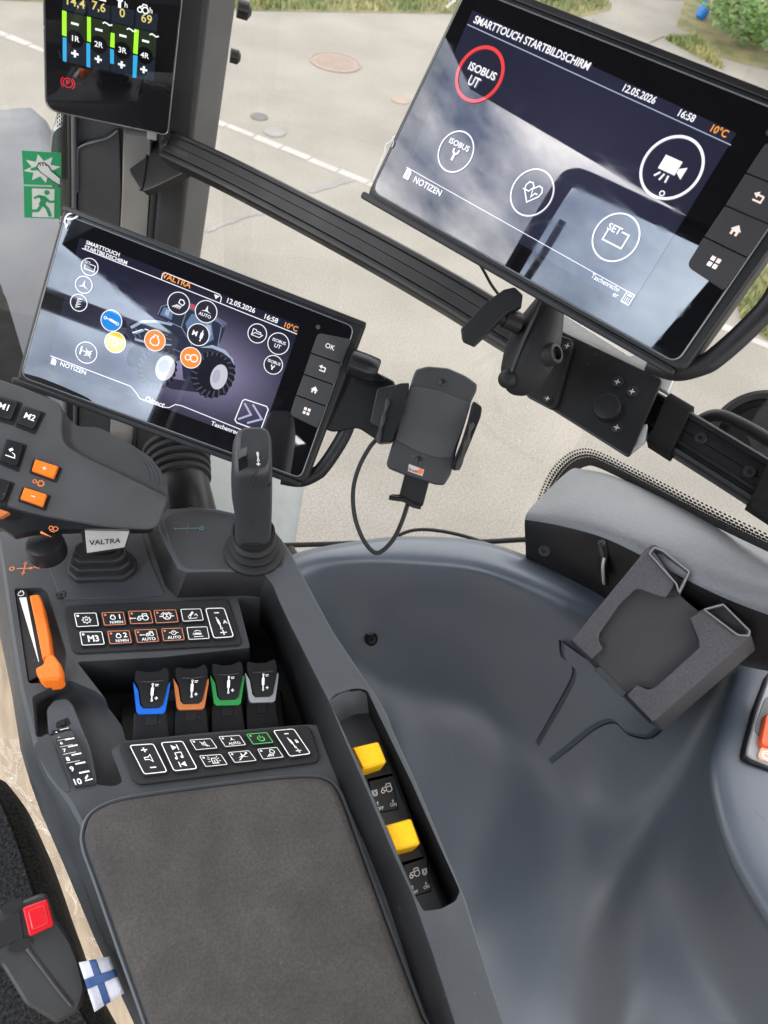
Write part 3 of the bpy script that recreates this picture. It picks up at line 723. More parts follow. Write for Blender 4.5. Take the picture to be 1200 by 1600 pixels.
# ------------------------------------------------------------------ pillar display (upper left)
def cluster():
    F = fr_edge((72, 178), .80, (258, 217), PDN)
    root = thing('pillar_display', 'upright black display with coloured bars and red parking light on the pillar', 'display', F)
    P = rnd([F.p(*a) for a in ((66, -90), (293, -80), (262, 212), (71, 172))], [.004, .004, .007, .013], 7)
    g = G(); g.slab(P, -.022, -.001, .004, 3); g.build('housing', BLACK2, root)
    Q = inset(ccw([p[:2] for p in P]), .0012); g = G(); g.slab(Q, -.001, 0, .0004, 2); g.build('glass', GLASSB, root)
    rim = [Vector((p[0], p[1], -.0012)) for p in P]; g = G(); g.tube(rim+[rim[0]], .0007, 6); g.build('bright_edge', plastic('polished edge', (.25, .25, .25), .25, metal=.6), root)
    def quad(q, z=.0003): return [F.p(a, b, z) for a, b in q]
    def patch(name, q, mat, z=.0003):
        g = G(); g.add(quad(q, z), [(0, 1, 2, 3)]); g.build(name, mat, root, recalc=False)
    NAVY = glow('display navy', (.009, .014, .022), 1); OLIVE = glow('display olive', (.013, .022, .008), 1)
    LIME = glow('display lime', (.34, .78, .03), 1); CYAN = glow('display blue', (.03, .33, .62), 1); GOLD = glow('display gold', (.62, .50, .16), 1); WHT = glow('display white', (.80, .82, .84), 1); REDG = glow('display red', (.55, .015, .03), 1)
    B = [[(97, 16), (104, 18), (104, 57), (97, 55)], [(136, 26), (142, 27), (142, 66), (136, 64)], [(173, 51), (179, 52), (179, 75), (172, 73)], [(210, 45), (217, 47), (215, 85), (208, 83)]]
    C = [[(98, 58), (104, 59), (104, 97), (98, 95)], [(135, 67), (141, 68), (141, 106), (135, 104)], [(172, 76), (178, 78), (178, 100), (172, 99)], [(208, 86), (215, 87), (213, 122), (207, 121)]]
    cells = [[(98, 0), (135, 2), (134, 22), (97, 15)], [(137, 2), (172, 8), (172, 32), (137, 24)], [(174, 8), (210, 16), (209, 42), (174, 34)], [(212, 16), (247, 22), (245, 50), (211, 44)]]
    ups = [[(97, 17), (135, 26), (135, 64), (97, 55)], [(137, 26), (172, 35), (172, 73), (137, 64)], [(174, 35), (209, 44), (208, 82), (174, 73)], [(211, 45), (245, 52), (243, 91), (210, 83)]]
    dns = [[(98, 57), (135, 66), (134, 104), (98, 95)], [(136, 66), (172, 75), (171, 112), (136, 105)], [(173, 75), (208, 84), (206, 120), (173, 113)], [(209, 85), (243, 93), (240, 127), (208, 121)]]
    for k in range(4):
        patch('cell', cells[k], NAVY); patch('cell', ups[k], OLIVE); patch('cell', dns[k], NAVY)
        patch('bar', B[k], LIME, .0006); patch('bar', C[k], CYAN, .0006)
    ex = (F.p(245, 92)-F.p(98, 55)).normalized(); ey = Vector((-ex.y, ex.x, 0)); pxm = .80/FPX
    def at(px, py, z=.0007):
        c = F.p(px, py, z); return lambda u, v: c+ex*(u*pxm)+ey*(v*pxm)
    for k, (x, y) in enumerate(((117, 61), (154, 70), (191, 79), (226, 87))):
        Ink(at(x, y, .0005)).disc(0, 0, 12).build('dial_disc', GLASSB, root)
        i = Ink(at(x, y)); i.text('%dR' % (k+1), 0, 0, 7.5, .012); i.line([(-5, 20), (5, 20)], 3); i.line([(-5, -20), (5, -20)], 3); i.line([(0, -15), (0, -25)], 3)
        if k:
            i.line([(5, 30), (8, 32), (11, 31), (14, 29.5), (18, 31)], 1.8)
        i.build('marks', WHT, root)
    i = Ink(at(117, 4)); i.text('14,4', 0, 0, 11, .012); i.mp = at(154, 11); i.text('7,6', 0, 0, 11, .012); i.mp = at(191, 21); i.text('0', 0, 0, 11, .012); i.mp = at(229, 30); i.text('69', 0, 0, 11, .012); i.build('readings', GOLD, root)
    i = Ink(at(187, 5)); i.line([(0, -6), (0, 3)], 4); i.line([(-3, 9), (-3, 4), (0, 2), (3, 4), (3, 9)], 2.5); i.mp = at(197, 8); i.text('h', 0, 0, 7, .01); i.mp = at(236, 17); i.text('h', 0, 0, 7, .01)
    i.mp = at(222, 15); i.ring(-3, -1, 3, 1.6); i.ring(4.5, 0, 4, 1.7); i.line([(-4, 3), (0, 4), (1, 7), (6, 7), (7, 4)], 1.4); i.mp = at(154, -2); i.line([(0, 0), (10, 0)], 3); i.build('symbols', WHT, root)
    i = Ink(at(106, 129.5)); i.ring(0, 0, 6.5, 1.3); i.ring(0, 0, 9.5, 1.3, a0=-48, a1=48); i.ring(0, 0, 9.5, 1.3, a0=132, a1=228); i.text('P', 0, 0, 7, .01); i.build('parking_light', REDG, root)
    g = G(); g.slab([F.p(*a)[:2] for a in ((231, 205), (246, 208), (245, 228), (230, 225))], -.030, -.012, .001, 2); g.build('mount_tab', GREYP, root)
cluster()

# ------------------------------------------------------------------ black mounting rail
RA, RB = U(258, 222, .85), U(1260, 795, .53)
_d = (RB-RA).normalized(); _m = (RA+RB)/2; _v = (EYE-_m).normalized(); _ez = (_v*.9+UP*.25); _ez = (_ez-_d*_ez.dot(_d)).normalized()
FR = Fr(RA, _d, _ez.cross(_d))
RL = (RB-RA).length
RPATH = cr_open([FR.p(a, b) for a, b in ((258, 222), (330, 255), (400, 290), (500, 342), (591, 391), (700, 453), (772, 497), (900, 573), (1000, 633), (1080, 682), (1171, 738), (1260, 795))], 3)
def rail_sec(i):
    t = (RPATH[min(i+1, len(RPATH)-1)]-RPATH[max(i-1, 0)]).normalized(); return RPATH[i], Vector((t.x, t.y, 0)), Vector((-t.y, t.x, 0))
def rail():
    root = thing('mounting_rail', 'long black grooved mounting rail running diagonally behind the screens', 'rail', FR)
    sec = [(.0175, -.022), (.0175, -.004), (.0165, -.001), (.015, 0), (.0115, 0), (.0105, -.003), (.002, -.0032), (.0016, -.0040), (.0012, -.0032), (-.0065, -.003), (-.0072, 0), (-.0095, 0), (-.0102, -.004), (-.0128, -.004), (-.0135, -.0005), (-.0165, -.001), (-.0175, -.004), (-.0175, -.022)]
    g = G(); lo = []
    for i in range(len(RPATH)):
        c, t, n = rail_sec(i); lo.append([c+n*a+Vector((0, 0, b)) for a, b in sec])
    g.loft(lo); g.build('profile', ANOD, root, angle=25)
    def screw(px, py, r=.0052):
        q = FR.p(px, py, -.003); g = G(); g.lathe([(r, -.001), (r, .0012), (r*.8, .0024), (r*.35, .0026), (r*.3, .0012), (.0003, .0012)], q, (0, 0, 1), n=18); s = g.build('screw', SCREW, root)
    for a, b in ((1094, 685), (1171, 738), (258, 224)): screw(a, b)
    P = FR.ps([(196, 205), (196, 247), (203, 270), (216, 291), (222, 299), (240, 293), (293, 267), (268, 216), (240, 205)], -.024)
    g = G(); g.slab(rnd(P, .004), -.034, -.024, .002, 2); g.build('bracket', BLACK2, root)
    P = [FR.p(a, b, -.0235) for a, b in ((232, 215), (229, 250), (224, 285), (219, 298))]; g = G(); g.tube(cr_open(P, 4), .0018, 6); g.build('bracket_edge', BLACK2, root)
    m = [FR.p(a, b, -.0028) for a, b in ((268, 231), (300, 245), (299, 252), (267, 238))]; mp, a = quadmap(m, .0003)
    i = Ink(mp)
    for u, v in ((-3, 0), (-1.6, .1), (-.4, 0), (.9, .1), (2.2, 0), (3.2, .1)): i.line([(u-.4, v-.8), (u-.4, v+.8), (u+.4, v+.8), (u+.4, v-.8)], .25)
    i.build('stamped_mark', plastic('worn stamp', (.06, .06, .065), .5), root)
    # hook-and-loop straps round the rail
    for (a, b), w in (((1047, 662), .021), ((1206, 766), .022)):
        k0 = min(range(len(RPATH)), key=lambda i: (RPATH[i]-FR.p(a, b)).length); c, t, n = rail_sec(k0); c = c+t*(FR.p(a, b)-c).dot(t); s2 = rnd([Vector((q[0], q[1])) for q in ((.021, -.026), (.021, .001), (.0165, .0045), (-.016, .0045), (-.021, .001), (-.021, -.026))], .003, 3)
        g = G(); g.loft([[c+t*(k*w/2+.004*(1 if q[0] < 0 else -1))+n*q[0]+Vector((0, 0, q[1])) for q in s2] for k in (-1, 1)]); g.build('strap', STRAP, root)
    c = FR.p(1200, 795, .002); g = G(); g.slab(rnd([(c.x-.012, c.y-.006), (c.x+.03, c.y-.012), (c.x+.03, c.y+.012), (c.x-.012, c.y+.012)], .004), -.004, .004, .002, 2); g.build('strap_end', STRAP, root)
rail()
def clamp_plate():
    F = Fr(FR.o+FR.ez*.012, FR.ex, FR.ey)
    root = thing('clamp_plate', 'black clamp plate with round knurled knob fixed on the rail', 'plate', F)
    P = rnd([F.p(*a, .004) for a in ((842, 500), (1036, 592), (983, 715), (800, 600))], .004, 5)
    g = G(); g.slab(P, 0, .004, .001, 2); g.build('plate', ANOD, root)
    P = rnd([F.p(*a, -.004) for a in ((876, 488), (984, 556), (998, 553), (1056, 586), (1044, 614), (860, 508))], .001, 3)
    g = G(); g.slab(P, -.012, -.003, .0008, 2); g.build('aluminium_clamp', ALU, root)
    P = rnd([F.p(*a, -.006) for a in ((1000, 668), (1012, 664), (1008, 690), (985, 708))], .001, 3); g = G(); g.slab(P, -.012, -.002, .0008, 2); g.build('aluminium_clamp', ALU, root)
    P = rnd([F.p(*a, .007) for a in ((868, 520), (898, 532), (893, 550), (871, 634), (862, 640), (820, 618))], .004, 5)
    g = G(); g.slab(P, .004, .0075, .001, 2); g.build('ball_base', ANOD, root)
    def screw(px, py, r=.0048, z=.004):
        q = F.p(px, py, z); g = G(); g.lathe([(r, -.001), (r, .001), (r*.85, .0022), (r*.5, .0024), (r*.4, .001), (.0003, .001)], q, (0, 0, 1), n=20); s = g.build('screw', SCREW, root)
        g = G()
        for k in range(2):
            a = k*math.pi/2+.3; g.box(q+Vector((0, 0, .0022)), (r*.45*math.cos(a), r*.45*math.sin(a), 0), (-r*.09*math.sin(a), r*.09*math.cos(a), 0), (0, 0, .0003))
        g.build('cross_slot', ALU, s)
    for a, b in ((965, 598), (988, 613), (964, 669)): screw(a, b)
    screw(887, 542, .0045, .0075); screw(856, 624, .004, .0075)
    q = F.p(950, 641, .004); n = 60; g = G()
    prof = [(.0098, 0), (.0104, .002), (.0104, .010), (.0098, .0112), (.0085, .0115), (.0004, .0112)]
    loops = [[q+Vector((r*(1+(.022 if k % 2 and 0 < j < 4 else 0))*math.cos(k*2*math.pi/n), r*(1+(.022 if k % 2 and 0 < j < 4 else 0))*math.sin(k*2*math.pi/n), h)) for k in range(n)] for j, (r, h) in enumerate(prof)]
    g.loft(loops); g.build('knurled_knob', ANOD, root)
clamp_plate()
def ball_arm():
    F = fr_face((830, 545), .535, .15)
    root = thing('ball_mount', 'black rubber ball mount arm with T handle under the large screen', 'mount', F)
    axp = [(866, 462, 19), (858, 478, 25), (849, 500, 33), (840, 522, 39), (832, 545, 41.5), (823, 568, 40), (814, 588, 35), (807, 603, 26), (802, 612, 15), (800, 616, 3)]
    P = cr_open([F.p(a, b, -.008) for a, b, r in axp], 4); rr = []
    for k in range(len(axp)-1): rr += [(axp[k][2]*(1-t/4)+axp[k+1][2]*t/4)*.535/FPX for t in range(4)]
    rr.append(axp[-1][2]*.535/FPX); g = G(); g.tube(P, rr, 28, flat=.85, ref=(0, 0, 1)); g.build('socket_arm', RUBBER, root, angle=60)
    P = [F.p(a, b, z) for a, b, z in ((844, 470, .0085), (834, 495, .0098), (822, 522, .0092), (811, 548, .0080), (801, 575, .0060), (797, 586, .0045))]; g = G(); g.tube(cr_open(P, 6), .0013, 6); g.build('seam', BLKI, root)
    q = F.p(793, 592, .002); g = G(); g.lathe([(.0072*math.sin(math.radians(a)), -.0072*math.cos(math.radians(a))) for a in range(4, 180, 16)], q, n=20); g.build('ball', RUBBER, root)
    q = F.p(866, 553, .0045); ax = Vector((.75, .15, .65)).normalized(); g = G(); g.lathe([(.0085, -.01), (.0080, .001), (.0070, .0025), (.0050, .0028), (.0045, -.003), (.0003, -.003)], q, ax, n=24); g.build('bolt_socket', RUBBER, root)
    g = G(); g.lathe([(.0042, -.004), (.0042, -.001), (.0003, -.001)], q, ax, n=6); g.build('hex_bolt', SCREW, root)
    P = F.ps([(720, 514), (757, 474), (787, 453), (804, 449), (817, 461), (815, 478), (793, 490), (777, 505), (740, 540), (722, 532)], .016)
    g = G(); g.slab(rnd(P, .0012, 3), .004, .018, .0012, 3); h = g.build('handle_bar', RUBBER, root)
    P = F.ps([(795, 476), (812, 468), (812, 476), (799, 486)], .0165); g = G(); g.slab(rnd(P, .0015, 3), .0155, .0163, .0003, 1); g.build('handle_slot', BLKI, h)
    a, b = F.p(778, 494, .010), F.p(812, 508, .004); g = G(); g.tube([a, a*.7+b*.3, a*.69+b*.31, b], [.0055, .0055, .0068, .0068], 14); g.build('screw_stem', RUBBER, root)
ball_arm()
def round_housing():
    F = fr_face((1192, 690), .66, .1)
    root = thing('round_lamp', 'round black stepped housing behind the rail at the right edge', 'lamp', F)
    g = G(); g.lathe([(.044, -.03), (.0475, -.004), (.0470, -.001), (.044, .0005), (.0395, -.001), (.038, -.006), (.0335, -.006), (.0325, -.002), (.030, .001), (.012, .002), (.0004, .002)], (0, 0, 0), (0, 0, 1), n=64)
    g.build('housing', BLACK2, root)
    i = Ink(lambda u, v: Vector((u, v, .0024)))
    for k, ch in enumerate('RAV'): i.text(ch, -.012+.011*k, .012-.003*k, .008, rot=-.25)
    i.build('embossed_letters', plastic('embossed black', (.035, .035, .037), .5), root)
    P = [F.l(U(*a)) for a in ((1078, 676, .635), (1098, 656, .625), (1122, 649, .615), (1152, 660, .605), (1192, 682, .595), (1245, 715, .585))]
    g = G(); g.tube(cr_open(P, 8), .0055, 12); o = g.build('power_cable', RUBBER, root)
round_housing()

# ------------------------------------------------------------------ the two wide screens
FL = Fr((.02087, .62575, 2.86477), (.81586, -.55395, -.16583), (.45643, .44087, .77285))
FM = Fr((.29975, .51412, 3.06563), (.41931, -.90781, .00824), (.47941, .22912, .84716))
GW, GH = .2588, .143
def disp_bg(name, c0, c1, cen, rad):
    """screen background: dark navy with a soft violet glow, as the screen shows it"""
    m, nt, b, L = base_mat(name); b.inputs['Base Color'].default_value = (.004, .004, .006, 1); b.inputs['Roughness'].default_value = .014; b.inputs['IOR'].default_value = SCR_IOR
    t = N(nt, 'ShaderNodeTexCoord'); mp = N(nt, 'ShaderNodeMapping'); mp.vector_type = 'TEXTURE'
    mp.inputs['Location'].default_value = (*cen, 0); mp.inputs['Scale'].default_value = (rad[0], rad[1], 1)
    g = N(nt, 'ShaderNodeTexGradient', gradient_type='QUADRATIC_SPHERE'); L(t.outputs['Object'], mp.inputs['Vector']); L(mp.outputs[0], g.inputs[0])
    r = N(nt, 'ShaderNodeValToRGB'); r.color_ramp.elements[0].color = (*c0, 1); r.color_ramp.elements[1].color = (*c1, 1); r.color_ramp.elements[1].position = .8
    smudge(nt, b, L); L(g.outputs['Fac'], r.inputs[0]); L(r.outputs[0], b.inputs['Emission Color']); b.inputs['Emission Strength'].default_value = 1
    return m
SW = glow('screen white', (.78, .78, .84), 1.0); SO = glow('screen orange', (.80, .30, .045), 1.0); SOD = glow('screen button orange', (.86, .24, .035), 1.0)
SB = glow('screen button blue', (.01, .21, .62), 1.0); SY = glow('screen button yellow', (.72, .54, .02), 1.0); SR = glow('screen red', (.70, .05, .05), 1.0)
SK = glow('screen button dark', (.020, .020, .032), 1.0); SLINE = glow('screen line', (.33, .37, .50), 1.0)
BTN = plastic('screen key grey', (.026, .025, .026), .5, bump=.1)
PEEL = plastic('peeling film edge', (.62, .62, .64), .3, bump=0)
def px_ink(F, px, py, d, rot=0.0, z=.0006, ex=None):
    c = F.p(px, py, z); k = d/FPX; ca, sa = math.cos(rot), math.sin(rot)
    return lambda u, v: c+Vector(((u*ca-v*sa)*k, (u*sa+v*ca)*k, 0))
def monitor(F, label, name='monitor', ok=True):
    root = thing(name, label, 'monitor', F)
    g = G(); P = rnd([(-.004, .0075), (GW+.009, .0075), (GW+.0065, -GH-.005), (-.0045, -GH-.006)], [.006, .004, .008, .008], 5)
    g.slab(P, -.022, -.0015, .003, 3); body = g.build('housing', BLACK2, root)
    g = G(); g.slab(rnd([(-.0035, .007), (GW+.0085, .007), (GW+.0085, .0025), (-.0035, .0025)], .001, 2), -.004, .0016, .0008, 2); g.build('top_lip', BLACK2, body)
    g = G(); g.slab(rnd([(-.0065, -GH-.0025), (GW+.002, -GH-.0035), (GW+.002, -GH-.008), (-.0065, -GH-.008)], .002, 2), -.012, .0018, .0015, 3); g.build('bottom_lip', BLACK2, body)
    P = rnd([(0, 0), (GW, 0), (GW, -GH), (0, -GH)], [.003, .008, .007, .008], 6)
    g = G(); g.slab(P, -.003, 0, .0006, 2); gl = g.build('glass', GLASSB, root)
    rim = [Vector((p[0], p[1], .0001)) for p in P]; g = G(); g.tube(rim+[rim[0]], .0005, 5); g.build('glass_edge', plastic('glass edge', (.16, .17, .18), .2, bump=0), gl)
    # keys at the right
    K = [[(497, 520), (548, 530), (534.5, 568), (486, 551)], [(485.5, 552.5), (534, 569.5), (522, 600.5), (475, 584)], [(474.5, 585.5), (521.5, 602), (509.5, 634), (463, 616.5)], [(462.5, 618), (509, 635.5), (496, 669), (453, 648)]]
    for k, q in enumerate(K):
        Q = [FL.p(*a) for a in q]; rr = [[.004, .001, .0005, .0005], [.0004]*4, [.0004]*4, [.0004, .0004, .002, .004]][k]
        g = G(); g.slab(rnd(Q, rr, 4), -.001, .0011, .0004, 2); b = g.build('key', BTN, root)
        c = (Q[0]+Q[1]+Q[2]+Q[3])/4; u = .62/FPX
        i = Ink(lambda a, bb: Vector((c.x-.0005+a*u, c.y+bb*u, .0014)))
        if k == 0: i.text('OK', 0, 0, 7.5, .012)
        elif k == 1: i.line([(5, 3), (5, -3), (-4, -3)], 1.8); i.line([(5, 3), (-2, 3)], 1.8); i.poly([(-6, 3), (-1, 6.5), (-1, -.5)])
        elif k == 2: i.poly([(-6, 0), (0, 6), (6, 0)]); i.poly([(-4, 0), (4, 0), (4, -5), (1.4, -5), (1.4, -1.5), (-1.4, -1.5), (-1.4, -5), (-4, -5)])
        else:
            for a in (-3.2, 3.2):
                for bb in (-3.2, 3.2): i.poly([(a-2.3, bb-2.3), (a+2.3, bb-2.3), (a+2.3, bb+2.3), (a-2.3, bb+2.3)])
        i.build('key_symbol', glow('key backlight', (.80, .66, .60), 1.0) if (k in (1, 2, 3) and not ok) else glow('key backlight white', (.78, .72, .70), 1.0), b)
    q = FL.p(497, 511); g = G(); g.lathe([(.002, -.0002), (.002, .0003), (.0003, .0003)], q, n=14); g.build('light_sensor', BTN, root)
    # carrying handle at the lower right
    H = cr_open([FL.p(a, b, -.012) for a, b in ((547, 645), (541, 672), (524, 703), (505, 730), (494, 740), (470, 750), (440, 746))], 6)
    g = G(); g.tube(H, .0068, 10, flat=.75, ref=(0, 0, 1)); g.build('handle', BLACK2, root)
    return root, gl
def peel(F, root, pts, z=.0012, r=.0007):
    P = cr_open([F.p(a, b, z) for a, b in pts], 5); g = G(); g.tube(P, r, 5, flat=.3, ref=(0, 0, 1)); g.build('film_crease', PEEL, root)

ML, MLg = monitor(FL, 'wide touch screen on the armrest arm showing a tractor and coloured round icons', ok=True)
def screen_left():
    root = ML; F = FL; D = .62
    q = [F.p(a, b, .0003) for a, b in ((124.5, 371), (469, 508.5), (404.5, 692.5), (74.5, 569.5))]; cen = F.p(300, 560)
    g = G(); g.add(q, [(0, 1, 2, 3)]); scr = g.build('lit_display', disp_bg('display of the armrest screen', (.010, .011, .024), (.22, .20, .33), (cen.x+.008, cen.y-.003), (.115, .066)), root, recalc=False)
    rx = (F.p(464, 522)-F.p(128, 388)); th = math.atan2(rx.y, rx.x)
    I = lambda px, py, r=0, z=.0008: px_ink(F, px, py, D, r, z)
    def say(t, px, py, h, b, mat=SW, dx=0, dy=0, **k): Ink(I(px, py)).text(t, dx, dy, h, b, **k).build('lettering', mat, scr)
    say('SMARTTOUCH', 134, 380, 5.6, .02, dy=1.5, align='LEFT'); say('STARTBILDSCHIRM', 134, 380, 5.6, .02, dx=-.5, dy=-6, align='LEFT')
    say('12.05.2026', 376, 477.5, 7.6, .018); say('16:58', 423, 498, 7.6, .018); say('NOTIZEN', 94, 568, 6.8, .018, align='LEFT'); say('Taschenrechner', 360, 672, 7, .014); say('Direct', 241, 628, 8.6, .02, shear=.25)
    say('VALTRA', 276, 438.5, 8.8, .016, SO); say('10°C', 454, 511, 8, .014, SO)
    Ink(I(84, 565)).poly([(-4, 5), (1, 5), (4, 2), (4, -5), (-4, -5)]).build('note_icon', SW, scr); Ink(I(397, 686)).poly([(-4, -5), (4, -5), (4, 5), (-4, 5)]).build('calculator_icon', SW, scr); Ink(I(338, 464)).poly([(-4.5, 3), (4.5, 3), (0, -3.5)]).build('menu_arrow', SW, scr)
    k = Ink(I(397, 686, 0, .0010)); k.poly([(-2.8, 1.5), (2.8, 1.5), (2.8, 3.6), (-2.8, 3.6)])
    for a in range(3):
        for b in range(3): k.poly([(-2.6+2*a, -3.8+1.7*b), (-1.4+2*a, -3.8+1.7*b), (-1.4+2*a, -2.9+1.7*b), (-2.6+2*a, -2.9+1.7*b)])
    k.build('calculator_keys', SK, scr)
    l = Ink(); l.mp = lambda u, v: F.p(u, v, .0008)
    W = 1.3
    l.line([(128, 388), (252, 437)], W); l.line([(252, 437), (254, 428), (258, 426), (343, 460), (346, 465), (344, 474)], W); l.line([(252, 437), (464, 522)], W)
    l.line([(79, 556), (204, 603.5), (213, 614), (219, 623), (255, 636), (264, 637), (274, 632), (284, 634), (408, 684)], W)
    l.line([(383, 624), (416.5, 635), (419, 640), (408, 670), (404, 673), (370, 660.5), (367, 656), (379, 626)], 1.6, True); l.build('rules', SW, scr)
    c = Ink(); c.mp = l.mp; c.line([(382, 630), (392, 648), (372, 655)], 3.0); c.line([(395, 632), (409, 655), (386, 661)], 3.0); c.build('double_arrow', SLINE, scr)
    # --- picture of a tractor
    def T(name, polys, col, z):
        i = Ink(); i.mp = lambda u, v: F.p(u, v, z)
        for p in polys: i.poly(p)
        i.build(name, glow('picture '+name+col[3], col[:3], 1.0), scr)
    nv = (.020, .024, .045, ' navy'); dk = (.007, .008, .014, ' dark'); bl = (.10, .16, .27, ' blue'); lt = (.30, .35, .48, ' light'); rim = (.46, .45, .52, ' rim'); vi = (.10, .10, .17, ' violet')
    def ell(cx, cy, a, b, r, n=30): return [(cx+a*math.cos(t)*math.cos(r)-b*math.sin(t)*math.sin(r), cy+a*math.cos(t)*math.sin(r)+b*math.sin(t)*math.cos(r)) for t in [2*math.pi*k/n for k in range(n)]]
    T('tractor_body', [[(196, 516), (203, 505), (218, 498), (240, 497), (262, 502), (285, 510), (300, 530), (300, 560), (270, 565), (232, 555), (206, 535)]], nv, .00045)
    T('cab', [[(243, 492), (250, 478), (262, 474), (300, 480), (340, 500), (352, 512), (346, 530), (338, 545), (300, 545), (285, 515), (262, 502)]], nv, .00046)
    T('cab_glass', [[(250, 492), (256, 480), (272, 482), (268, 500)], [(290, 505), (300, 490), (330, 502), (334, 530), (318, 540), (296, 530)]], bl, .00050)
    T('cab_glass_shine', [[(257, 491), (260, 483), (266, 485), (263, 495)]], lt, .00052); T('cab_glass_shine', [[(322, 506), (329, 509), (330, 524), (324, 524)]], lt, .00052)
    T('roof', [[(262, 476), (270, 471), (300, 476), (338, 494), (355, 505), (353, 509), (336, 502), (298, 484)]], vi, .00054)
    T('bonnet_shine', [[(203, 510), (222, 500), (246, 500), (270, 506), (268, 509), (244, 504), (222, 505), (206, 514)], [(206, 519), (224, 514), (226, 517), (213, 522)], [(210, 528), (240, 536), (268, 538), (268, 540), (238, 539), (211, 532)]], lt, .00053)
    def tyre(cx, cy, a, b, r): 
        P = []
        for k in range(48):
            t = 2*math.pi*k/48; f = 1.0 if k % 2 else 1.07; P.append((cx+a*f*math.cos(t)*math.cos(r)-b*f*math.sin(t)*math.sin(r), cy+a*f*math.cos(t)*math.sin(r)+b*f*math.sin(t)*math.cos(r)))
        return P
    T('tyre', [tyre(333, 583, 33, 38, .3)], dk, .00055); T('tyre', [tyre(245, 575, 30, 33, .4)], dk, .00055)
    T('far_tyre', [tyre(212, 555, 12, 19, .5)], dk, .00056)
    T('axle', [[(284, 566), (305, 572), (300, 600), (286, 592)]], nv, .00054)
    T('mudguard', [[(300, 552), (312, 543), (332, 540), (352, 548), (364, 562), (366, 572), (359, 563), (345, 553), (328, 549), (312, 553), (303, 562)]], nv, .00058)
    T('mudguard_edge', [[(312, 543), (332, 539), (352, 547), (364, 561), (366, 571), (360, 560), (348, 551), (331, 544)]], lt, .0006)
    T('rim', [ell(342, 589, 13, 20, .28)], rim, .0006); T('rim', [ell(258, 575, 15, 20, .28)], rim, .0006)
    T('rim_shade', [ell(338, 588, 6, 11, .28), ell(256, 572, 8, 11, .28)], (.34, .35, .45, ' hub'), .00062)
    T('ground_shade', [[(214, 585), (232, 592), (268, 608), (300, 612), (352, 618), (356, 612), (300, 596), (240, 588)]], (.02, .02, .04, ' shade'), .00044)
    T('implement', [[(182, 493), (196, 500), (200, 512), (192, 512), (180, 503)], [(196, 520), (204, 534), (196, 540), (188, 530)]], dk, .00046)
    T('roof_light', [[(298, 474), (304, 476), (304, 483), (298, 481)]], (.5, .05, .08, ' red'), .0006)
    def TL(name, lines, col, z, w):
        i = Ink(); i.mp = lambda u, v: F.p(u, v, z)
        for p in lines: i.line(p, w)
        i.build(name, glow('picture '+name+col[3], col[:3], 1.0), scr)
    lug = (.055, .06, .085, ' lug')
    def lugs(cx, cy, a, b, r, n=22): return [[(cx+a*f*math.cos(t+o)*math.cos(r)-b*f*math.sin(t+o)*math.sin(r), cy+a*f*math.cos(t+o)*math.sin(r)+b*f*math.sin(t+o)*math.cos(r)) for f, o in ((.74, 0), (1.02, .12))] for t in [2*math.pi*k/n for k in range(n)]]
    TL('tread', lugs(333, 583, 33, 38, .3), lug, .00057, 2.2); TL('tread', lugs(245, 575, 30, 33, .4), lug, .00057, 2.0)
    TL('cab_frame', [[(246, 492), (252, 479), (264, 475), (300, 481), (338, 499), (350, 511)], [(283, 512), (292, 484)], [(318, 540), (312, 490)], [(340, 542), (346, 510)], [(262, 502), (284, 512), (300, 540)]], (.16, .19, .28, ' frame'), .00056, 1.4)
    TL('grille', [[(206, 516), (214, 530)], [(212, 513), (220, 528)], [(232, 516), (262, 524)], [(236, 523), (268, 531)], [(270, 545), (296, 556)]], (.13, .15, .22, ' grille'), .00057, 1.2)
    TL('headlight', [[(207, 520), (222, 515)], [(226, 514), (232, 516)]], (.75, .78, .85, ' lamp'), .00058, 1.8)
    # --- round icons
    def ic(px, py, r, fill=None, w=1.3):
        m = I(px, py, 0, .0007)
        if fill: Ink(m).disc(0, 0, r, 32).build('icon_disc', fill, scr)
        m = I(px, py, 0, .0010); i = Ink(m); i.ring(0, 0, r, w, 40); return i
    def done(i): i.build('icon', SW, scr)
    i = ic(140, 417, 12.8); i.line([(-1, 4), (8, 4), (8, -5), (-7, -5), (-7, 1)], 1.2); i.text('SET', -5, 5, 4, .01); done(i)
    i = ic(131, 445, 12.8); i.poly([(0, 8), (2, -1), (8, -5), (0, -2.5), (-8, -5), (-2, -1)]); done(i)
    i = ic(123, 473, 12.8)
    for k in range(4): i.line([(-3.5, 6-4*k), (3.5, 7-4*k), (-3.5, 3-4*k+.5)], 1.2)
    done(i)
    i = ic(135, 551, 16.5); i.line([(-9, 7), (-9, -6)], 2.6); i.line([(-7, 1), (8, 1)], 1.4); i.line([(-2, 6), (3, 0), (8, 6)], 1.3); i.line([(-2, -6), (3, 1), (8, -6)], 1.3); i.ring(3, 0, 3.6, 1.2); done(i)
    i = ic(174, 501, 16.2, SB); i.line([(-9, 1), (-3, 1)], 1.6); i.line([(-3, 1), (8, -1)], 4); i.ring(-10, 1, 2, 1.3); i.ring(10, -1.5, 2, 1.3); done(i)
    i = ic(180, 535, 16.2, SY); i.line([(-10, -4), (-9, 7), (9, 7), (10, -4)], 1.5); i.ring(0, -1, 4, 1.8)
    for k in range(8): a = k*math.pi/4; i.line([(4.5*math.cos(a), -1+4.5*math.sin(a)), (6.8*math.cos(a), -1+6.8*math.sin(a))], 1.6)
    done(i)
    i = ic(242, 532, 16.2, SOD); i.line([(-7, -1), (-6, -6), (0, -8), (6, -6), (7, -1), (5, 4), (3, 4), (3, 8), (-3, 8), (-3, 4), (-5, 4)], 1.8, True); done(i)
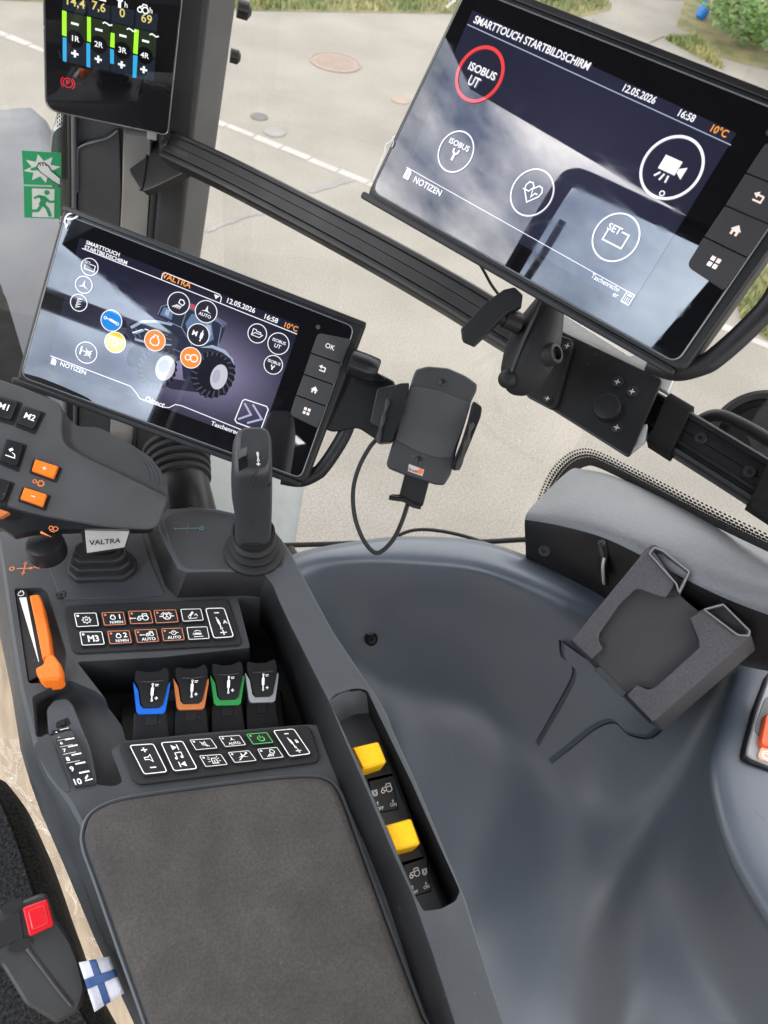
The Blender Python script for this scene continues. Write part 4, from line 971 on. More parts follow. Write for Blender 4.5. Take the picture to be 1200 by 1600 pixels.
    i = ic(298, 559, 16.2, SOD); i.ring(-4.5, -1, 4.2, 1.8); i.ring(5, 1, 5.6, 2); done(i)
    i = ic(279, 474, 17, SK); i.line([(1, 7), (6, 7), (9, 3), (7, -1), (0, 1), (1, 7)], 1.5)
    for k in range(4): i.line([(-1+2.2*k, -2.5), (-8+3.6*k, -8)], 1.3)
    done(i)
    i = ic(322, 487, 17, SK); i.poly([(0, 10), (2, 2), (8, -1), (0, .5), (-8, -1), (-2, 2)]); i.text('AUTO', 0, -6, 5, .015); done(i)
    i = ic(310, 523, 17, SK); i.text('M', -6, 0, 8, .015); i.line([(5, 9), (5, 5)], 1.6); i.line([(5, 5), (5, -4)], 4.6); i.line([(5, -4), (5, -9)], 1.8); done(i)
    i = ic(402, 521, 14.8, SK); i.line([(-8, -5), (-8, 5), (-3, 5), (-2, 3), (5, 3), (5, 0)], 1.2); i.line([(-8, -5), (-4, 0), (9, 0), (5, -5)], 1.2, True); done(i)
    i = ic(435, 537, 16.8, SK); i.text('ISOBUS', 0, 3.5, 4.8, .015); i.text('UT', 0, -4.5, 6, .012); done(i)
    i = ic(427, 570, 14.8, SK); i.text('ISOBUS', 0, 4, 4.6, .015); i.line([(0, -8), (0, -3)], 2.4); i.line([(-2.4, 0), (-2.2, -3), (0, -4), (2.2, -3), (2.4, 0)], 1.5); done(i)
    peel(F, root, [(101, 347), (103, 339), (108, 334), (116, 333)]); peel(F, root, [(103, 341), (110, 343), (118, 340), (122, 336)]); peel(F, root, [(100, 346), (104, 352), (103, 356), (106, 350)])
    # knob and arm behind
    a = F.p(546, 565, .007); b = F.p(590, 581, .007); ax = (b-a); ln = ax.length; g = G(); n = 40
    prof = [(.0095, 0), (.0118, .001), (.0118, ln*.55), (.0112, ln*.93), (.0098, ln), (.0004, ln)]
    axn = ax.normalized(); e1 = Vector((0, 0, 1)); e2 = axn.cross(e1)
    loops = [[a+axn*h+(e1*math.cos(k*2*math.pi/n)+e2*math.sin(k*2*math.pi/n))*(r*(.955 if k % 8 == 0 and 0 < j < 4 else 1)) for k in range(n)] for j, (r, h) in enumerate(prof)]
    g.loft(loops); g.build('rotary_knob', BLACK2, root)
screen_left()
def monitor_arm():
    F = fr_face((560, 620), .655, .1, (1, .36))
    root = thing('phone_mount', 'flat black arm plate between the wide screen and the phone holder', 'bracket', F)
    P = F.ps([(470, 560), (545, 560), (600, 587), (618, 596), (612, 690), (590, 688), (560, 668), (520, 675), (480, 660)])
    g = G(); g.slab(rnd(P, .004), -.012, 0, .002, 3); g.build('plate', BLACK, root)
    P = F.ps([(590, 606), (622, 600), (614, 680), (578, 660)], .006); g = G(); g.slab(rnd(P, .002), 0, .006, .001, 2); g.build('pad', DARK, root)
    P = F.ps([(584, 578), (602, 590), (600, 598), (580, 590)], .005); g = G(); g.slab(rnd(P, .002), 0, .005, .001, 2); g.build('clip', BLACK, root)
monitor_arm()
def post():
    b = onz(292, 800, 2.655); F = Fr(b, (1, 0, 0), (0, 1, 0))
    root = thing('screen_post', 'black post with ribbed rubber boot holding the tractor screen', 'post', F)
    t = F.l(U(284, 752, .705)); g = G()
    g.tube([Vector((0, 0, -.02)), t*.5, t], [.030, .0265, .0255], 28); g.build('post', BLACK2, root)
    d = t.normalized(); g = G(); prof = []
    for k in range(5):
        h = .0085*k; r = .0285+.0010*k; prof += [(r-.003, h), (r, h+.002), (r+.0004, h+.006), (r-.003, h+.008)]
    g.lathe(prof, t-d*.002, d, n=36); g.build('rubber_boot', RUBBER, root)
post()

MR, MRg = monitor(FM, 'upper right wide screen with a red circle icon, reflecting the cloudy sky', ok=False)
def screen_right():
    root = MR; F = FM; D = .49
    q = [F.p(a, b, .0003) for a, b in ((738, 16), (1151, 208), (984, 480), (629, 275))]; cen = F.p(900, 260)
    g = G(); g.add(q, [(0, 1, 2, 3)]); scr = g.build('lit_display', disp_bg('display of the upper screen', (.013, .014, .030), (.024, .025, .048), (cen.x, cen.y), (.13, .09)), root, recalc=False)
    I = lambda px, py, z=.0008: px_ink(F, px, py, D, 0, z)
    k = D/.49
    def say(t, px, py, h, b, mat=SW, dx=0, dy=0, **k): Ink(I(px, py)).text(t, dx, dy, h, b, **k).build('lettering', mat, scr)
    say('SMARTTOUCH STARTBILDSCHIRM', 741, 30, 10.6, .018, sx=.92, align='LEFT'); say('12.05.2026', 998, 147, 9.4, .016, sx=.92); say('16:58', 1072, 181, 9.2, .016, sx=.92); say('10°C', 1123, 205, 9.2, .016, SO, sx=.95)
    say('NOTIZEN', 647, 279, 9.6, .018, dy=-1, align='LEFT'); say('Taschenrechn', 946, 442, 7.2, .008, sx=.84); say('er', 962, 461, 7, .008)
    Ink(I(637, 272)).poly([(-6, 8), (2, 8), (6, 4), (6, -8), (-6, -8)]).build('note_icon', SW, scr)
    kk = Ink(I(637, 272, .001))
    for a in range(4): kk.line([(-4, 4-3*a), (4, 4-3*a)], 1.0)
    kk.build('note_lines', SK, scr)
    l = Ink(); l.mp = lambda u, v: F.p(u, v, .0008); l.line([(730, 38), (1142, 226.5)], 1.6); l.build('header_rule', SLINE, scr)
    l = Ink(); l.mp = lambda u, v: F.p(u, v, .0008); l.line([(635, 261), (987, 459)], 1.1); l.build('footer_rule', SW, scr)
    def ic(px, py, r, w=2.4, mat=SW):
        i = Ink(I(px, py, .001)); i.ring(0, 0, r, w, 56); i.build('icon_ring', mat, scr); return Ink(I(px, py, .0011))
    i = ic(749, 116, 39, 5.2, SR); i.text('ISOBUS', 2, 5, 11, .02, sx=1.05); i.text('UT', -3, -13, 14, .016, sx=.8); i.build('icon', SW, scr)
    i = ic(712, 237, 31, 2.2); i.text('ISOBUS', 0, 11, 8, .02, sx=1.1); i.line([(0, -14), (0, -2)], 4); i.line([(-5, 4), (-4.5, -1), (0, -4), (4.5, -1), (5, 4)], 3); i.build('icon', SW, scr)
    i = ic(831, 301, 34, 2.2); H = [(0, -15), (-13, -1), (-15, 6), (-12, 12), (-6, 13), (0, 7), (6, 13), (12, 12), (15, 6), (13, -1)]; i.line(H, 2, True); i.line([(-17, 0), (-6, 0), (-2, 7), (2, -6), (5, 1), (10, 1)], 2); i.build('icon', SW, scr)
    i = ic(962, 371, 33.5, 2.2); i.text('SET', -8, 9, 10, .016); i.line([(4, 10), (16, 10), (16, -10), (-16, -10), (-16, 5)], 2.2); i.build('icon', SW, scr)
    i = ic(1049, 262, 41, 3.8); m1 = i.mp; i.mp = lambda u, v: m1(u*.8, v*.8); i.poly([(-21, 15), (12, 15), (12, -9), (-21, -9)]); i.poly([(13, 3), (25, 10), (25, -11), (13, -4)]); i.line([(-13, -13), (-20, -22)], 3.2); i.line([(-5, -13), (-8, -25)], 3.2); i.line([(3, -13), (4, -25)], 3.2); i.ring(10, -42, 4, 2); i.build('icon', SW, scr)
    m0 = I(981, 466, .001); i = Ink(lambda u, v: m0(u*.78, v*.78)); i.line([(-8, -10), (8, -10), (8, 10), (-8, 10)], 1.8, True); i.poly([(-5, 4), (5, 4), (5, 7), (-5, 7)])
    for a in range(3):
        for b in range(3): i.poly([(-5+3.6*a, -8+3.4*b), (-3+3.6*a, -8+3.4*b), (-3+3.6*a, -6.2+3.4*b), (-5+3.6*a, -6.2+3.4*b)])
    i.build('calculator_icon', SW, scr)
    peel(F, root, [(584, 280), (590, 262), (600, 240), (603, 226), (611, 220), (616, 213)], r=.0004); peel(F, root, [(612, 230), (615, 222), (613, 216), (617, 212)], r=.0004); peel(F, root, [(698, 12), (706, 4), (712, 0)], r=.0012)
    g = G(); a, b = F.p(760, 60, -.03), F.p(1040, 470, -.03); g.slab(rnd([(a.x, a.y), (b.x, a.y), (b.x, b.y), (a.x, b.y)], .006), -.045, -.022, .004, 2); g.build('back_box', BLACK2, root)
screen_right()
# lead hanging from the upper screen
P = [U(*p) for p in ((745, 405, .57), (757, 425, .575), (768, 445, .585), (779, 460, .60))]; g = G(); g.tube(cr_open([p-P[0] for p in P], 6), .0012, 7); o = g.build('thin_lead', RUBBER); o.location = P[0]
tag(o, 'thin black lead dropping from the upper screen to the rail', 'cable')

# ------------------------------------------------------------------ phone holder
def phone_holder():
    F = fr_face((670, 670), .61, .18, (1, .34))
    root = thing('phone_holder', 'black phone cradle with side claws and small logo, hanging over the window', 'holder', F)
    outl = [(650, 578), (668, 573), (700, 576), (727, 588), (745, 601), (744, 612), (736, 628), (727, 660), (714, 700), (704, 742), (694, 758), (682, 757), (640, 745), (606, 731), (604, 724), (614, 690), (630, 640), (645, 590)]
    g = G(); g.slab(rnd(F.ps(outl), .002, 3), -.010, .004, .0018, 3); g.build('back_plate', HOLD, root)
    mid = [(640, 605), (655, 604), (690, 611), (736, 630), (726, 664), (705, 716), (680, 715), (650, 705), (617, 686), (625, 655)]
    g = G(); g.slab(rnd(F.ps(mid, .005), .002, 3), .003, .0052, .0008, 2); g.build('front_pad', plastic('cradle pad', (.040, .041, .043), .55, bump=.3), root)
    def claw(pts, ridge):
        g = G(); g.slab(rnd(F.ps(pts, .012), .002, 3), -.004, .012, .003, 4); c = g.build('claw', BLACK2, root)
        P = [F.p(a, b, .0135) for a, b in ridge]; g = G(); g.tube(cr_open(P, 5), [.0022+.0006*math.sin(k*1.1) for k in range(len(ridge)*5-4)], 8); g.build('claw_rib', BLACK2, c)
    claw([(622, 598), (640, 597), (632, 640), (612, 690), (594, 692), (588, 690), (600, 645), (612, 610)], [(607, 624), (601, 645), (595, 668), (590, 692)])
    claw([(740, 625), (754, 635), (752, 650), (736, 690), (718, 733), (710, 734), (706, 728), (722, 690), (733, 655)], [(738, 660), (732, 680), (724, 705), (714, 734)])
    for a, b in ((692, 597), (655, 719)):
        q = F.p(a, b, .004); g = G(); g.lathe([(.0032, 0), (.0032, .0008), (.0024, .0013), (.0003, .0013)], q, n=18); s = g.build('screw', SCREW, root)
        i = Ink(lambda u, v: q+Vector((u, v, .0015))); i.line([(-.0018, .0008), (.0018, -.0008)], .0006); i.line([(-.0008, -.0018), (.0008, .0018)], .0006); i.build('cross_slot', BLKI, s)
    m = [F.p(*a, .0042) for a in ((639, 725), (663, 734), (660, 744), (637, 736))]; mp, a = quadmap(m, .0002)
    Ink(mp).poly([(-a, -1), (a, -1), (a, 1), (-a, 1)]).build('logo_plate', flat('logo silver', (.45, .43, .40), .3), root)
    mp, a = quadmap(m, .0004); Ink(mp).text('Brodit', -.7, -.35, .8, .03).build('logo_letters', REDI, root); Ink(mp).disc(a*.6, .15, .75).build('logo_dot', flat('logo orange', (.7, .16, .03), .4), root)
    tab = [(633, 738), (672, 748), (661, 790), (652, 795), (642, 788), (628, 781), (612, 780), (607, 775), (613, 772), (624, 773)]
    g = G(); g.slab(rnd(F.ps(tab, -.002), .0012, 3), -.006, 0, .001, 2); g.build('bottom_tab', BLACK, root)
    P = [F.p(a, b, .001) for a, b in ((608, 777), (620, 779), (632, 781), (645, 789), (658, 792))]; g = G(); g.tube(cr_open(P, 4), .0022, 8); g.build('tab_lip', BLACK, root)
    P = [F.p(a, b, z) for a, b, z in ((589, 686, .0), (577, 700, .002), (561, 730, .004), (552, 765, .006), (554, 805, .008), (566, 840, .008), (583, 862, .006), (597, 861, .004), (615, 842, .002), (628, 815, .0), (637, 788, -.002))]
    g = G(); g.tube(cr_open(P, 8), .0019, 10); g.build('charging_cable', RUBBER, root)
phone_holder()

# ------------------------------------------------------------------ armrest console
FA = Fr((.03, .2, 2.65), (1, 0, 0), (0, 1, 0))
def armrest():
    root = thing('armrest', 'charcoal armrest console with suede pad and control wells', 'armrest', FA)
    left = [((-10, 850), (-30, 850)), ((-2, 900), (-12, 900)), ((10, 990), (0, 994)), ((24, 1080), (18, 1080)), ((45, 1165), (32, 1172)), ((66, 1215), (48, 1225)), ((100, 1260), (64, 1270)), ((140, 1335), (100, 1352)), ((185, 1446), (146, 1462)), ((241, 1596), (205, 1590)), ((290, 1720), (262, 1720))]
    rest = [(820, 1740), (772, 1600), (700, 1405), (640, 1250), (600, 1140), (570, 1080), (500, 970), (455, 890), (425, 836), (360, 806), (245, 797), (100, 792), (-60, 800)]
    top = [FA.p(*a) for a, b in left]+[FA.p(*a) for a in rest]
    bot = [FA.p(*b, -.10) for a, b in left]+[FA.p(*a) for a in rest]
    if area2(top) < 0: top = top[::-1]; bot = bot[::-1]
    T = [p[:2] for p in top]; I1, I2, I3 = inset(T, .0012), inset(T, .003), inset(T, .006)
    lo = [[(p[0], p[1], -.10) for p in bot], [(p[0]*.5+q[0]*.5, p[1]*.5+q[1]*.5, -.040) for p, q in zip(bot, T)], [(p[0], p[1], -.010) for p in T], [(p[0], p[1], -.006) for p in I1], [(p[0], p[1], -.002) for p in I2], [(p[0], p[1], 0) for p in I3]]
    g = G(); g.loft(lo); body = g.build('body', DECK, root)
    def cutter(px, z0, z1, zp=0.0, r=.003):
        g = G(); P = ccw([p[:2] for p in rnd([FA.p(a, b, zp) for a, b in px], r, 4)]); g.loft([[(p[0], p[1], z) for p in P] for z in (z0, z1)]); o = g.build('cut', DECK, root); return o
    c1 = cutter([(120, 1034), (250, 1027), (391, 1012), (371, 934), (440, 934), (470, 990), (532, 1135), (480, 1132), (300, 1147), (196, 1158), (186, 1120), (165, 1092)], -.06, .05)
    c2 = cutter([(50, 1088), (108, 1062), (150, 1080), (168, 1094), (190, 1122), (200, 1156), (173, 1172), (192, 1222), (178, 1229), (150, 1226), (112, 1140), (80, 1150), (56, 1152)], -.017, .05)
    c3 = cutter([(22, 919), (66, 918), (74, 926), (104, 1020), (99, 1066), (44, 1068)], -.007, .05)
    boolean(body, [c1, c2, c3]); body.data.materials.clear(); body.data.materials.append(DECK); bevel(body, .0012, 2)
    smooth(body)
    # raised rail with the joystick deck (an L in plan)
    outer = [(243, 802), (262, 795), (300, 791), (340, 795), (372, 802), (405, 814), (432, 832), (452, 858), (470, 892), (490, 930), (520, 985), (560, 1045), (592, 1092), (606, 1118), (614, 1140), (648, 1215), (696, 1330), (728, 1405), (772, 1545), (830, 1720)]
    it = [(745, 1710), (710, 1600), (675, 1490), (644, 1400), (610, 1325), (579, 1250), (540, 1160), (513, 1095), (485, 1040), (455, 980), (436, 940), (426, 915), (415, 900), (396, 895), (340, 894), (291, 895), (277, 889), (262, 860), (248, 828)]
    ib = [(705, 1710), (668, 1600), (635, 1500), (602, 1400), (570, 1320), (539, 1250), (507, 1168), (486, 1110), (460, 1040), (440, 990), (428, 958), (416, 940), (404, 933), (388, 931), (335, 932), (277, 934), (258, 915), (243, 872), (230, 833)]
    zt = .022
    top = [FA.p(*a, zt) for a in outer+it]; mid = [FA.p(*a, zt) for a in outer]+[FA.p(*a, 0) for a in ib]
    if area2(top) < 0: top = top[::-1]; mid = mid[::-1]
    T = [p[:2] for p in top]; lo = [[(p[0], p[1], -.05) for p in mid], [(p[0], p[1], 0) for p in mid], [(p[0], p[1], zt-.0012) for p in T], [(p[0], p[1], zt-.0004) for p in inset(T, .0006)], [(p[0], p[1], zt) for p in inset(T, .0016)]]
    g = G(); g.loft(lo); bar = g.build('side_rail', BAR, root)
    trough = [(514, 1094), (524, 1084), (545, 1077), (562, 1075.5), (574, 1079), (592, 1117), (608, 1150), (643, 1222), (684, 1315), (719, 1392), (712, 1408), (690, 1420), (662, 1424), (650, 1403), (612, 1312), (562, 1197)]
    boolean(bar, [cutter(trough, -.016, .06, zt, .002)]); bar.data.materials.clear(); bar.data.materials.append(BAR); bevel(bar, .0008, 2)
    smooth(bar)
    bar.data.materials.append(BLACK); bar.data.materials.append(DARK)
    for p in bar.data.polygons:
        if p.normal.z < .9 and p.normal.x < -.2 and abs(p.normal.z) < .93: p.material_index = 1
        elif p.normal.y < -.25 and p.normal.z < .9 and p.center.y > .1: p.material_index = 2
    # sloped end of the switch trough
    A = [FA.p(515, 1094, zt-.003), FA.p(545, 1078, zt-.003), FA.p(573, 1080, zt-.003)]; B = [FA.p(556, 1180, -.012), FA.p(580, 1170, -.012), FA.p(604, 1160, -.012)]
    g = G(); g.grid([[a*(1-t)+b*t+Vector((0, 0, -.010*math.sin(math.pi*t))) for a, b in zip(cr_open(A, 6), cr_open(B, 6))] for t in [k/8 for k in range(9)]]); g.build('trough_ramp', BAR, bar)
    # darker inlay under the joystick
    g = G(); g.slab(rnd([FA.p(a, b, zt+.0006)[:2] for a, b in ((254, 812), (268, 802), (300, 797), (340, 800), (370, 807), (402, 819), (426, 838), (438, 862), (444, 884), (424, 892), (396, 889), (340, 888), (296, 889), (283, 883), (268, 855))], .003, 3), zt-.002, zt+.0006, .0004, 1); g.build('joystick_deck', DARK, root)
    # suede pad
    pad = [(152, 1372), (134, 1322), (132, 1296), (142, 1272), (168, 1256), (205, 1246), (300, 1232), (420, 1217), (485, 1213), (512, 1219), (530, 1240), (560, 1320), (598, 1425), (660, 1590), (700, 1700), (275, 1740), (235, 1606), (190, 1480)]
    P = ccw([p[:2] for p in cr_closed([Vector(FA.p(a, b, .006)[:2]) for a, b in pad], 4)])
    lo = []
    for d, z in ((0, -.002), (0, .002), (.0006, .0042), (.002, .0058), (.0036, .0066), (.0056, .0072)): lo.append([(p[0], p[1], z) for p in inset(P, d)])
    g = G(); g.loft(lo); g.build('pad', PAD, root, angle=60)
    Pr = [Vector((p[0], p[1], .0006)) for p in inset(P, -.0022)]; g = G(); g.tube(Pr+[Pr[0]], .0016, 6); g.build('pad_rim', BAR, root)
    # lever deck plate with seam
    g = G(); g.slab(rnd([FA.p(a, b)[:2] for a, b in ((70, 872), (92, 928), (102, 938), (200, 935), (258, 931), (236, 880), (222, 838), (215, 800), (40, 800))], .003), -.002, .0011, .0005, 2); dk = g.build('lever_deck', DECK, root)
    q = FA.p(95, 929, .001); g = G(); g.lathe([(.0042, -.001), (.0042, .0004), (.0036, .0006), (.003, -.0002), (.0018, .0002), (.0003, .0002)], q, n=20); g.build('deck_screw', SCREW, root)
    q = FA.p(580, 998, -.004)
    # prints: orange cross arrows and pale cross by the joystick
    c = FA.p(38, 888, .0003); k = .63/FPX; ax = Vector((.965, -.26, 0)); ay = Vector((.26, .965, 0)); i = Ink(lambda u, v: c+(ax*u+ay*v)*k)
    i.line([(-11, 0), (9, 0)], 1.6); i.line([(0, -12), (0, 12)], 1.6); i.poly([(-3, 8), (3, 8), (0, 14)]); i.poly([(-3, -8), (3, -8), (0, -14)]); i.poly([(8, -3), (8, 3), (13, 0)]); i.ring(-18, 0, 3.2, 1.5); i.ring(18, 2, 4, 1.4, a0=-60, a1=200); i.ring(18, 2, 1.8, 1.2); i.build('direction_print', OCHRE, root)
    c2_ = FA.p(293, 824, zt+.0010); i = Ink(lambda u, v: c2_+(ax*u+ay*v)*k); i.line([(-16, -2), (16, -2)], 1.0); i.line([(-21, -2), (-17, -2)], 1.0); i.line([(-19, 0), (-19, -4)], 1.0); i.ring(22, -2, 3, 1); i.build('cyan_print', CYANI, root)
    i = Ink(lambda u, v: c2_+(ax*u+ay*v)*k); i.line([(0, -12), (0, 8)], 1.0); i.line([(-28, 8), (-14, 12)], .8); i.build('red_print', REDI, root)
    return root
ARM = armrest()

# ------------------------------------------------------------------ keypads
KEY = plastic('key rubber', (.0095, .0095, .0105), .58, bump=.2, spec=.3); KPL = plastic('keypad plate', (.0125, .0125, .0135), .58, bump=.2, spec=.3)
def border(mp, a, w=.10):
    i = Ink(mp); r = .16; P = [(-a, -1), (a, -1), (a, 1), (-a, 1)]; i.line([tuple(p) for p in rnd([Vector(p) for p in P], r, 3)], w, True); return i
def gear(i, x, y, r, w=.1, n=8):
    i.ring(x, y, r, w)
    for k in range(n): t = 2*math.pi*k/n; i.line([(x+r*math.cos(t), y+r*math.sin(t)), (x+r*1.38*math.cos(t), y+r*1.38*math.sin(t))], w*1.6)
def tractor(i, x, y, s, w=.1):
    i.ring(x-.62*s, y-.28*s, .24*s, w); i.ring(x+.35*s, y-.1*s, .42*s, w); i.line([(x-.75*s, y+.05*s), (x-.6*s, y+.22*s), (x-.1*s, y+.25*s), (x+.02*s, y+.68*s), (x+.6*s, y+.68*s), (x+.68*s, y+.3*s)], w); i.line([(x-.38*s, y-.28*s), (x-.06*s, y-.22*s)], w)
def engine(i, x, y, s, w=.1): i.line([(x+a*s, y+b*s) for a, b in ((-.5, -.1), (-.42, -.42), (0, -.6), (.42, -.42), (.5, -.1), (.36, .3), (.2, .3), (.2, .55), (-.2, .55), (-.2, .3), (-.36, .3))], w, True)
def cyl(i, x, y, s, w=.1):
    i.line([(x-.1*s, y+.9*s), (x, y+.5*s)], w*1.2); i.line([(x, y+.5*s), (x+.12*s, y-.25*s)], w*2.6); i.line([(x+.12*s, y-.25*s), (x+.18*s, y-.8*s)], w*1.3); i.ring(x+.2*s, y-.95*s, .13*s, w*.8)
def wheel3(i, x, y, s): i.poly([(x, y+s), (x+.2*s, y+.15*s), (x+.85*s, y-.35*s), (x, y), (x-.85*s, y-.35*s), (x-.2*s, y+.15*s)])
def ic_gear(i, a): gear(i, 0, -.05, .42); i.text('M', 0, -.05, .36, .01)
def ic_M3(i, a): i.text('M3', .15, -.1, .95, .022, sx=.85)
def ic_n(k):
    def f(i, a): engine(i, -.1, .22, .62, .12); i.text(str(k), .78, .25, .75, .02); i.text('N/MIN', .25, -.62, .42, .015)
    return f
def ic_trac(i, a): tractor(i, .3, -.05, .85, .12); i.line([(-1.25, -.15), (-.6, -.15)], .12); i.poly([(-1.25, -.32), (-1.25, .02), (-1.5, -.15)])
def ic_tauto(i, a): tractor(i, .45, .25, .6, .11); i.line([(-.75, .15), (-.2, .15)], .11); i.poly([(-.7, .0), (-.7, .3), (-.95, .15)]); i.text('AUTO', .15, -.58, .46, .016)
def ic_diff(i, a): i.ring(.1, 0, .5, .12); i.line([(-.85, 0), (-.4, 0)], .14); i.line([(.6, 0), (1.05, 0)], .14); i.line([(-.2, .6), (.1, .15), (.4, .6)], .12); i.line([(-.15, -.3), (.1, .0), (.35, -.3)], .1); i.line([(-.62, .3), (-.2, .65)], .1); i.line([(.82, .3), (.4, .65)], .1)
def ic_dauto(i, a): i.ring(.15, .28, .32, .1); i.line([(-.5, .28), (-.15, .28)], .1); i.line([(.45, .28), (.8, .28)], .1); i.line([(-.05, .6), (.15, .3), (.35, .6)], .09); i.text('AUTO', .12, -.55, .46, .016)
def ic_lift(i, a): i.line([(-.55, -.65), (.6, -.55)], .1); i.line([(-.35, -.2), (.2, .5)], .3); i.ring(-.4, -.3, .18, .08); i.line([(.3, -.1), (.6, .15), (.75, -.3)], .1)
def ic_hitch(i, a): i.line([(-.65, -.6), (.65, -.6)], .1); i.line([(-.4, -.1), (.45, -.15)], .3); i.line([(-.5, .3), (0, .45), (.4, .25)], .1); i.ring(-.55, -.15, .16, .08)
def ic_AB(ch):
    def f(i, a): i.line([(-.12, .68), (.16, .68)], .075); cyl(i, -.05, .0, .42, .05); i.text(ch, .33, .02, .24, .02); i.line([(-.1, -.68), (.24, -.68)], .07); i.line([(.07, -.52), (.07, -.84)], .07)
    return f
def ic_vol(i, a): i.line([(-.17, .62), (.17, .62)], .08); i.line([(0, .78), (0, .46)], .08); i.line([(-.2, -.06), (-.2, .1), (.02, .1), (.18, .26), (.18, -.22), (.02, -.06)], .05, True); i.line([(-.16, -.62), (.18, -.62)], .08)
def ic_media(i, a): i.poly([(-.18, .78), (-.18, .42), (.12, .60)]); i.line([(.18, .80), (.18, .40)], .06); i.line([(-.14, -.16), (-.14, .2), (.22, .24), (.22, -.08)], .055); i.disc(-.2, -.17, .085); i.disc(.16, -.1, .085); i.poly([(.18, -.42), (.18, -.78), (-.12, -.6)]); i.line([(-.18, -.42), (-.18, -.8)], .06)
def ic_mute(i, a): i.line([(-.2, -.2), (-.2, .2), (.1, .2), (.4, .5), (.4, -.5), (.1, -.2)], .11, True); i.line([(-.4, .5), (.75, -.55)], .11)
def ic_auto(i, a): wheel3(i, .1, .25, .55); i.text('AUTO', .1, -.52, .48, .018)
def ic_pow(i, a): i.ring(.15, -.05, .48, .13, a0=-235, a1=55); i.line([(.15, .0), (.15, .62)], .13)
def ic_beacon(i, a):
    i.line([(-.25, -.5), (-.25, .1), (-.1, .4), (.35, .4), (.5, .1), (.5, -.5)], .11); i.line([(-.4, -.55), (.65, -.55)], .12); i.line([(.12, -.4), (.12, .1)], .11)
    for k in (-1, 1): i.line([(.12+k*.55, .2), (.12+k*.9, .35)], .09); i.line([(.12+k*.5, .5), (.12+k*.75, .75)], .09); i.line([(.12+k*.58, -.15), (.12+k*.95, -.2)], .09)
def ic_flex(i, a): i.poly([(.15, .8), (.3, .1), (.95, -.2), (.15, -.02), (-.65, -.2), (-.05, .1)]); i.line([(-.7, -.65), (.95, .6)], .13); i.disc(.95, .62, .18)
def ic_light(i, a):
    i.line([(.2, .65), (.6, .68), (.85, .3), (.6, -.1), (.05, .1), (.2, .65)], .11)
    for k in range(4): i.line([(-.1+.18*k, -.1-.04*k), (-.75+.32*k, -.65)], .1)
def keypad(label, plate, keys, z=.0022, rr=.006):
    F = Fr(FA.w(FA.p(*plate[0])), (.965, -.26, 0), (.26, .965, 0))
    root = thing('keypad', label, 'keypad', F)
    g = G(); g.slab(rnd([F.p(a, b) for a, b in plate], rr, 6), -.003, z, .0012, 3); g.build('plate', KPL, root)
    zt = z+.0024
    for q, col, dot, fn, nm in keys:
        Q = [F.p(a, b, zt) for a, b in q]; cc = sum(Q, Vector())/4
        E = [cc+(p-cc)*1.0+(p-cc).normalized()*.0013 for p in Q]
        g = G(); g.slab(rnd(E, .0016, 4), z-.001, zt, .0007, 3, bottom=rnd([cc+(p-cc)*1.04 for p in E], .0016, 4)); b = g.build('button', KEY, root); b['label'] = nm
        mp, a = quadmap(Q, .00025); bw = .10 if a > 1 else .055
        i = border(mp, a, bw)
        if dot: i.disc(-a*.74, .62, .17)
        i.build('outline', col, b)
        i = Ink(mp); fn(i, a); i.build('symbol', GREENI if col is GREENI else WHITE, b)
keypad('upper keypad with white and copper outlined keys in front of the grip', [(99, 948), (357, 937), (380, 1009), (114, 1023)], [
    ([(116.3, 958.7), (150, 958), (154, 977.6), (120.5, 979.4)], WHITE, 1, ic_gear, 'key with a gear outline'), ([(124.9, 987.7), (159, 987.2), (163.1, 1006.5), (128.7, 1008.3)], WHITE, 1, ic_M3, 'key marked M3'),
    ([(159.2, 957.5), (192.8, 956.7), (196.2, 975.5), (163.4, 977)], ORNG2, 1, ic_n(1), 'key with engine speed 1'), ([(168.3, 986.6), (201.6, 985.4), (205.5, 1004), (172.1, 1006)], ORNG2, 1, ic_n(2), 'key with engine speed 2'),
    ([(200.6, 955.4), (234.7, 954.6), (239, 973.5), (204.4, 974.8)], ORNG2, 1, ic_trac, 'key with tractor and arrow'), ([(210.6, 984.6), (243.7, 983.3), (248, 1002), (215.3, 1004)], ORNG2, 1, ic_tauto, 'key with tractor and AUTO'),
    ([(240.6, 954), (274.4, 953), (278.6, 971.7), (244.2, 973.5)], ORNG2, 1, ic_diff, 'key with differential symbol'), ([(252.7, 982.5), (284.3, 981.5), (288, 999.6), (256, 1001.4)], ORNG2, 1, ic_dauto, 'key with differential and AUTO'),
    ([(282.5, 952.3), (313.5, 951.5), (317.8, 969), (286.3, 970.9)], WHITE, 0, ic_lift, 'key with lifting arm'), ([(292, 980.7), (323.3, 979.4), (327, 997.5), (295.4, 999.3)], WHITE, 0, ic_hitch, 'key with lowered arm'),
    ([(321.2, 951), (350, 950.2), (365, 994.9), (334, 997)], WHITE, 0, ic_AB('A'), 'tall key marked A')])
